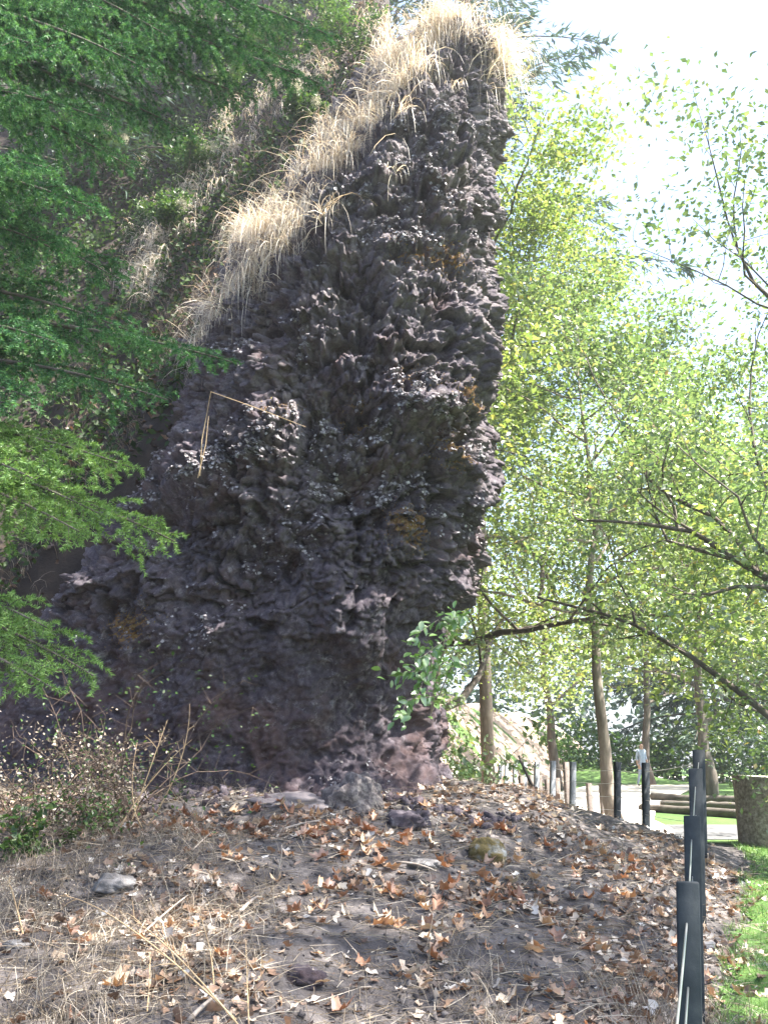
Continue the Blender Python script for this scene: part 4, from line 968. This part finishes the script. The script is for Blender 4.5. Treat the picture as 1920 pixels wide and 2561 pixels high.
# tall dry stalks standing in the foreground and by the rock
def stalk(name, label, base, tip, rad, seed, side=6, seeds=0, bend=.12, mt='stalk', cat='dry weed'):
    r_ = np.random.default_rng(seed); base = np.asarray(base); tip = np.asarray(tip); acc = Acc()
    Ln = np.linalg.norm(tip - base); pts = bezier(base, (base + tip) / 2 + r_.normal(size=3) * bend * Ln + np.array([0, 0, .08 * Ln]), tip, 14)
    tube(acc, pts, rad * (1 - .75 * np.linspace(0, 1, 14)), 5, False); ends = [pts[-1]]
    for i in range(side):
        k_ = r_.integers(4, 13); d = nrm(nrm(pts[k_ + 1 if k_ < 13 else 13] - pts[k_ - 1]) + .8 * r_.normal(size=3)); e_ = pts[k_] + d * Ln * r_.uniform(.1, .3) * (1.2 - k_ / 14)
        tube(acc, bezier(pts[k_], (pts[k_] + e_) / 2 + np.array([0, 0, .02]), e_, 5), rad * .4 * (1 - .6 * np.linspace(0, 1, 5)), 4, False); ends.append(e_)
    root = thing(name, label, cat, base)
    part('stem', acc.mesh('stem'), M[mt], root)
    if seeds:
        E = np.array(ends); k_ = r_.integers(0, len(E), seeds); pos = E[k_] + r_.normal(size=(seeds, 3)) * .025
        v, f = scatter(pos, r_.uniform(.006, .014, seeds), rand_frames(seeds, r_)); part('seed_head', mesh('seed_head', v, f, False), M['straw'], root, kind='stuff')
for k, (b_px, t_px, d, sd, sds, lab) in enumerate([
        ((640, 2600), (150, 2240), 4.6, 10, 160, 'long branching dry weed leaning far over with seed heads'), ((625, 2600), (300, 2280), 4.4, 5, 0, 'bare straw stalk bending beside a leaning seeded weed'),
        ((625, 2600), (615, 2350), 4.4, 4, 0, 'upright forked dry stalk at the front of the mound'), ((535, 2520), (500, 2290), 4.7, 3, 0, 'upright straw stem with a green base near the front'),
        ((365, 2561), (375, 2380), 4.6, 2, 0, 'short straight straw stem near the lower edge'), ((1090, 2420), (1140, 2320), 5.6, 6, 0, 'dry tussock stem in the tan grass near the fence'),
        ((370, 2015), (475, 1760), 7.6, 5, 0, 'arching bare cane against the foot of the rock'), ((330, 2000), (420, 1800), 7.7, 6, 0, 'reddish bare cane curving up beside the rock'), ((360, 2020), (345, 1850), 7.6, 4, 0, 'thin bare cane bowed like a hoop at the rock'),
        ((300, 2000), (480, 1850), 7.5, 5, 0, 'low bare cane leaning towards the rock'), ((60, 2330), (20, 2200), 5.5, 8, 220, 'fluffy dry weed full of seeds at the mound edge')]):
    p0 = at(b_px[0], b_px[1], d)
    z0 = gz(p0[0], p0[1])
    if b_px[1] < 2400: p0[2] = z0
    stalk('dry_stalk', lab, p0, at(t_px[0], t_px[1], d + .25), .005 if k < 6 else .007, 400 + k, sd, sds)
# the snapped stem across the rock face
acc = Acc(); p_ = [at(500, 1190, 8.35), at(505, 1100, 8.3), at(528, 980, 8.3), at(640, 1020, 8.25), at(765, 1068, 8.3)]
tube(acc, np.array(p_), [.006, .005, .005, .004, .002], 5, False)
tube(acc, np.array([at(495, 1195, 8.35), at(515, 1110, 8.3), at(522, 1040, 8.3)]), [.005, .004, .002], 5, False)
obj('broken_stem', acc.mesh('broken_stem'), M['stalk'], label='dry stem snapped to a sharp angle in front of the rock', cat='dry weed')

# brush along the low shoulder of the rock
for k, (px, py, d, h, m_, n_, lf, lab) in enumerate([
        (330, 1960, 8.1, 1.3, 'dry_grass', 800, .035, 'dry brown brush leaning on the low shoulder of the rock'), (200, 1980, 8.0, 1.2, 'shrub', 600, .035, 'tangled small leaved bramble beside the bare canes'),
        (60, 1980, 7.9, 1.3, 'dry_grass', 800, .035, 'withered grey brown bush under the lowest fir bough'), (300, 1930, 8.2, 1.9, 'shrub', 500, .04, 'taller green flecked bramble climbing the rock shoulder'),
        (130, 1950, 8.2, 1.5, 'dry_grass', 700, .03, 'dead twiggy bush between bramble and fir'), (60, 2000, 7.4, .4, 'shrub', 170, .085, 'low bright green seedling with broad leaves under the brush'),
        (250, 1990, 7.6, .5, 'shrub', 350, .04, 'low dark green bramble at the foot of the brush'), (120, 2010, 7.3, .3, 'shrub', 500, .05, 'small green plant trailing on the leaf litter')]):
    p0 = at(px, py, d); p0[2] = gz(p0[0], p0[1])
    shrub('brush', lab, p0, h * (.85 if h > .6 else 1), 1.2, 500 + k, M[m_], n_, lf, stems=11 if h > .6 else 6)

# ------------------------------------------------------------------ fences
def box(acc, c, sx, sy, z0, z1, rz=0.0, bev=.004, lean=0.0):
    ca, sa = math.cos(rz), math.sin(rz)
    ring = [(-sx + bev, -sy), (sx - bev, -sy), (sx, -sy + bev), (sx, sy - bev), (sx - bev, sy), (-sx + bev, sy), (-sx, sy - bev), (-sx, -sy + bev)]
    v = []
    for z, s_ in ((z0, 1), (z1 - bev, 1), (z1, .9)):
        v += [(c[0] + (x * ca - y * sa) * s_, c[1] + (x * sa + y * ca) * s_, z) for x, y in ring]
    f = [(k * 8 + j, k * 8 + (j + 1) % 8, k * 8 + 8 + (j + 1) % 8, k * 8 + 8 + j) for k in range(2) for j in range(8)]
    v = [(x + lean * (z - z0), y, z) for x, y, z in v]
    b0 = acc.n; acc.add(v, f)
    acc.f.setdefault(8, []).append(np.array([[b0 + 16 + j for j in range(8)]])); 
fence = thing('cable_fence', 'dark steel post fence with thin cables running round the mound', 'fence', onground(1.77, 5.4))
near = [(1718, 2205, 3.2), (1729, 2040, 5.4), (1738, 1922, 7.6), (1746, 1875, 9.8)]
posts = []
p_ = at(1718, 2205, 3.2)
posts.append((.25, 1.05, 1.11, .038, M['steel']))
for (px, py, d) in near:
    q = at(px, py, d); posts.append((q[0], q[1], q[2], .036 + .004 * (d - 3.2), M['steel']))
for (px, py, d) in [(1613, 1907, 13.0), (1543, 1905, 14.2), (1432, 1905, 15.6), (1382, 1903, 17.2), (1342, 1904, 18.8), (1312, 1906, 20.4), (1288, 1908, 22), (1266, 1910, 23.6), (1250, 1912, 25.2)]:
    q = at(px, py, d); posts.append((q[0], q[1], q[2], .05, M['steel'] if d < 15 else M['steel_pale']))
for k, (x, y, zt, hw, m_) in enumerate(posts):
    a = Acc(); box(a, (x - .07 * (zt - gz(x, y) + .25), y), hw, .014 if k < 5 else .03, gz(x, y) - .25, zt, R(-8) if k < 5 else R(25), lean=.07)
    part('post', a.mesh('post', False), m_, fence)
for wv in range(5):
    a = Acc(); pts = []
    for k, (x, y, zt, hw, m_) in enumerate(posts):
        g0 = gz(x, y); pts.append((x - .012 - .07 * (zt - g0) * (.84 - .18 * wv), y - (.02 if k < 5 else .034), g0 + (zt - g0) * (.16 + .18 * wv)))
    dense = []
    for k in range(len(pts) - 1):
        for s_ in np.linspace(0, 1, 6, endpoint=False): dense.append(np.array(pts[k]) * (1 - s_) + np.array(pts[k + 1]) * s_ - np.array([0, 0, .012 * 4 * s_ * (1 - s_)]))
    dense.append(np.array(pts[-1]))
    tube(a, np.array(dense), .0036, 5); part('cable', a.mesh('cable'), M['wire'], fence)
stakes = thing('stake_fence', 'row of thin brown wooden stakes across the gravel path', 'fence', onground(4, 24))
for (px, py, h) in [(1304, 1975, 1.0), (1328, 1978, 1.0), (1348, 1985, 1.0), (1370, 1992, .9), (1393, 1990, .95), (1418, 1986, 1.35), (1473, 1990, .8), (1506, 1992, .8)]:
    d = 19.5 + .6 * math.sin(px); h *= .78; q = at(px, py, d); a = Acc(); q[2] = gz(q[0], q[1])
    box(a, (q[0], q[1]), .05, .05, q[2] - .2, q[2] + h, .3); part('stake', a.mesh('stake', False), M['wood_stake'], stakes)
# a leaning pole behind the mound
a = Acc(); tube(a, np.array([at(1345, 1995, 12.6), at(1318, 1940, 12.6), at(1296, 1890, 12.6)]), [.022, .02, .016], 7)
obj('leaning_stick', a.mesh('leaning_stick'), M['bark'], label='thin bare sapling pole leaning over the back of the mound', cat='stick')

# ------------------------------------------------------------------ round stump, logs
sp = at(1842, 2120, 12.2); sx = sp[0] + .62; sy = 12.2 + .3; sz = gz(sx, sy)
root = thing('round_stump', 'large upright section of tree trunk at the lawn edge', 'stump', (sx, sy, sz))
NA, NB = 64, 22; ang = np.arange(NA) / NA * 2 * np.pi
vv = []
for k in range(NB):
    t = k / (NB - 1); z = sz - .1 + t * .98
    rr = .455 + .02 * perlin(np.stack([np.cos(ang) * 4, np.sin(ang) * 4, np.full(NA, z * 1.2)], 1)) + .01 * perlin(np.stack([np.cos(ang) * 14, np.sin(ang) * 14, np.full(NA, z * 3)], 1)) + .03 * math.exp(-t * 14)
    vv.append(np.stack([sx + rr * np.cos(ang), sy + rr * np.sin(ang), np.full(NA, z) + (.015 * np.cos(ang * 2) if k == NB - 1 else 0)], 1))
i = np.arange(NB - 1)[:, None] * NA; j = np.arange(NA)[None]; k2 = (j + 1) % NA
part('bark', mesh('bark', np.concatenate(vv), np.stack([i + j, i + k2, i + NA + k2, i + NA + j], -1).reshape(-1, 4)), M['stump'], root)
tv_ = [np.array([[sx, sy, sz + .885]])]; 
for s_ in (.35, .7, .97): 
    q = vv[-1].copy(); q[:, 0] = sx + (q[:, 0] - sx) * s_; q[:, 1] = sy + (q[:, 1] - sy) * s_; q[:, 2] = sz + .884 + (.015 * np.cos(ang * 2) * s_); tv_.append(q)
tf3 = np.stack([np.zeros(NA, int), 1 + np.arange(NA), 1 + (np.arange(NA) + 1) % NA], -1)
i = 1 + np.arange(2)[:, None] * NA
part('cut_top', mesh('cut_top', np.concatenate(tv_), [tf3, np.stack([i + j, i + NA + j, i + NA + k2, i + k2], -1).reshape(-1, 4)]), M['cutwood'], root)
def log(label, a_px, b_px, da, db, rad, seed):
    p0 = at(*a_px, da); p1 = at(*b_px, db)
    for q in (p0, p1): q[2] = max(q[2], gz(q[0], q[1]) + rad * .8)
    r_ = np.random.default_rng(seed); n = 20; t = np.linspace(0, 1, n)[:, None]; pts = p0 * (1 - t) + p1 * t + np.cumsum(r_.normal(size=(n, 3)) * .008, 0)
    a = Acc(); tube(a, pts, rad * (1 + .05 * r_.normal(size=n)), 12)
    obj('log_seat', a.mesh('log_seat'), M['log'], label=label, cat='log', group='logs laid beside the path')
log('nearest long log lying on the grass by the asphalt path', (1604, 2030), (1990, 2070), 20.5, 16.8, .09, 1)
log('middle long log, between the nearest and the farthest log', (1655, 2012), (1990, 2040), 22.5, 19.6, .085, 2)
log('farthest log, long and slightly raised behind the two other logs', (1628, 1992), (1990, 2022), 25.5, 22, .11, 3)

# ------------------------------------------------------------------ people far down the path
M['cloth_blue'] = solid_mat('cloth_blue', [(.3, (.30, .36, .48)), (.7, (.42, .48, .58))], 6, .9, 0)
M['cloth_dark'] = solid_mat('cloth_dark', [(.3, (.03, .03, .04)), (.7, (.06, .06, .07))], 6, .9, 0)
M['cloth_red'] = solid_mat('cloth_red', [(.3, (.5, .05, .035)), (.7, (.6, .08, .05))], 6, .9, 0)
M['skin'] = solid_mat('skin', [(.3, (.42, .26, .19)), (.7, (.5, .33, .25))], 6, .6, 0)
M['hair'] = solid_mat('hair', [(.3, (.05, .035, .025)), (.7, (.1, .07, .05))], 30, .7, 0)
def person(label, loc, rz, scale, pose, cloth, trousers):
    """one skinned body; faces get skin, top and trousers by height along the limb"""
    J = pose; names = list(J); idx = {k: i for i, k in enumerate(names)}
    E = [('hip', 'waist'), ('waist', 'chest'), ('chest', 'neck'), ('neck', 'jaw'), ('jaw', 'crown'), ('chest', 'shl'), ('shl', 'ell'), ('ell', 'wrl'), ('wrl', 'hal'), ('chest', 'shr'), ('shr', 'elr'), ('elr', 'wrr'), ('wrr', 'har'), ('hip', 'thl'), ('thl', 'knl'), ('knl', 'anl'), ('anl', 'tol'), ('hip', 'thr'), ('thr', 'knr'), ('knr', 'anr'), ('anr', 'tor')]
    rad = dict(hip=(.15, .12), waist=(.14, .105), chest=(.17, .12), neck=(.055, .055), jaw=(.075, .085), crown=(.08, .09), th=(.09, .09), kn=(.062, .062), an=(.042, .045), to=(.045, .03), sh=(.06, .06), el=(.045, .045), wr=(.033, .033), ha=(.04, .025))
    me = bpy.data.meshes.new('person'); me.from_pydata([J[k] for k in names], [(idx[a], idx[b]) for a, b in E], [])
    o = bpy.data.objects.new('person', me); col.objects.link(o)
    md = o.modifiers.new('skin', 'SKIN'); md.use_smooth_shade = True
    for k in names:
        s_ = me.skin_vertices[0].data[idx[k]]; q = rad.get(k) or rad[k[:2]]; s_.radius = q; s_.use_root = (k == 'hip')
    sb = o.modifiers.new('sub', 'SUBSURF'); sb.levels = 2; sb.render_levels = 2
    dg = bpy.context.evaluated_depsgraph_get(); me2 = bpy.data.meshes.new_from_object(o.evaluated_get(dg))
    o.modifiers.clear(); o.data = me2; me2.name = 'person'
    me2.materials.clear()
    for m_ in (cloth, trousers, M['skin'], M['hair']): me2.materials.append(m_)
    co = np.array([v.co for v in me2.vertices]); jp = np.array([J[k] for k in names])
    zone = {'jaw': 2, 'crown': 3, 'neck': 2, 'wrl': 2, 'wrr': 2, 'hal': 2, 'har': 2, 'thl': 1, 'thr': 1, 'knl': 1, 'knr': 1, 'anl': 1, 'anr': 1, 'hip': 1, 'tol': 3, 'tor': 3}
    for pl_ in me2.polygons:
        c = co[list(pl_.vertices)].mean(0); k = names[int(np.argmin(((jp - c) ** 2).sum(1)))]
        mi = zone.get(k, 0)
        if k == 'crown' and c[1] < J['crown'][1] - .035 and c[2] < J['crown'][2] + .02: mi = 2
        pl_.material_index = mi; pl_.use_smooth = True
    o.location = [float(c) for c in loc]; o.rotation_euler = (0, 0, rz); o.scale = (scale,) * 3
    tag(o, label, 'person'); return o
walk = dict(hip=(0, 0, .95), waist=(0, -.01, 1.1), chest=(0, -.02, 1.35), neck=(0, -.02, 1.5), jaw=(0, -.04, 1.58), crown=(0, -.03, 1.68), shl=(.17, 0, 1.42), ell=(.24, .06, 1.15), wrl=(.22, -.06, .93), hal=(.21, -.1, .84), shr=(-.17, 0, 1.42), elr=(-.24, .02, 1.15), wrr=(-.23, .0, .9), har=(-.22, -.02, .81), thl=(.09, -.02, .88), knl=(.1, -.14, .5), anl=(.1, -.16, .08), tol=(.1, -.3, .03), thr=(-.09, .02, .88), knr=(-.1, .06, .5), anr=(-.1, .24, .1), tor=(-.1, .14, .03))
pp_ = onground(at(1611, 1998, 38)[0], 38)
person('person in pale blue clothes walking on the far path', pp_ + [0, 0, .05], R(20), 1.0, walk, M['cloth_blue'], M['cloth_blue'])

# ------------------------------------------------------------------ air
hv = np.array([(x, y, z) for z in (-3.5, 50) for y in (-70, 620) for x in (-310, 310)], float)
hf = np.array([(0, 2, 3, 1), (4, 5, 7, 6), (0, 1, 5, 4), (2, 6, 7, 3), (0, 4, 6, 2), (1, 3, 7, 5)])
hm, n, L = mat('haze')  # thin volume added for a glare-like veil over the trees
pv_ = n.new('ShaderNodeVolumePrincipled'); pv_.inputs['Density'].default_value = HAZE; pv_.inputs['Anisotropy'].default_value = .55
pv_.inputs['Color'].default_value = (.93, .96, 1, 1)
o = n.new('ShaderNodeOutputMaterial'); L.new(pv_.outputs[0], o.inputs['Volume'])
obj('haze', mesh('haze', hv, hf, False), hm, kind='stuff', label='thin haze added to veil the distance in light')
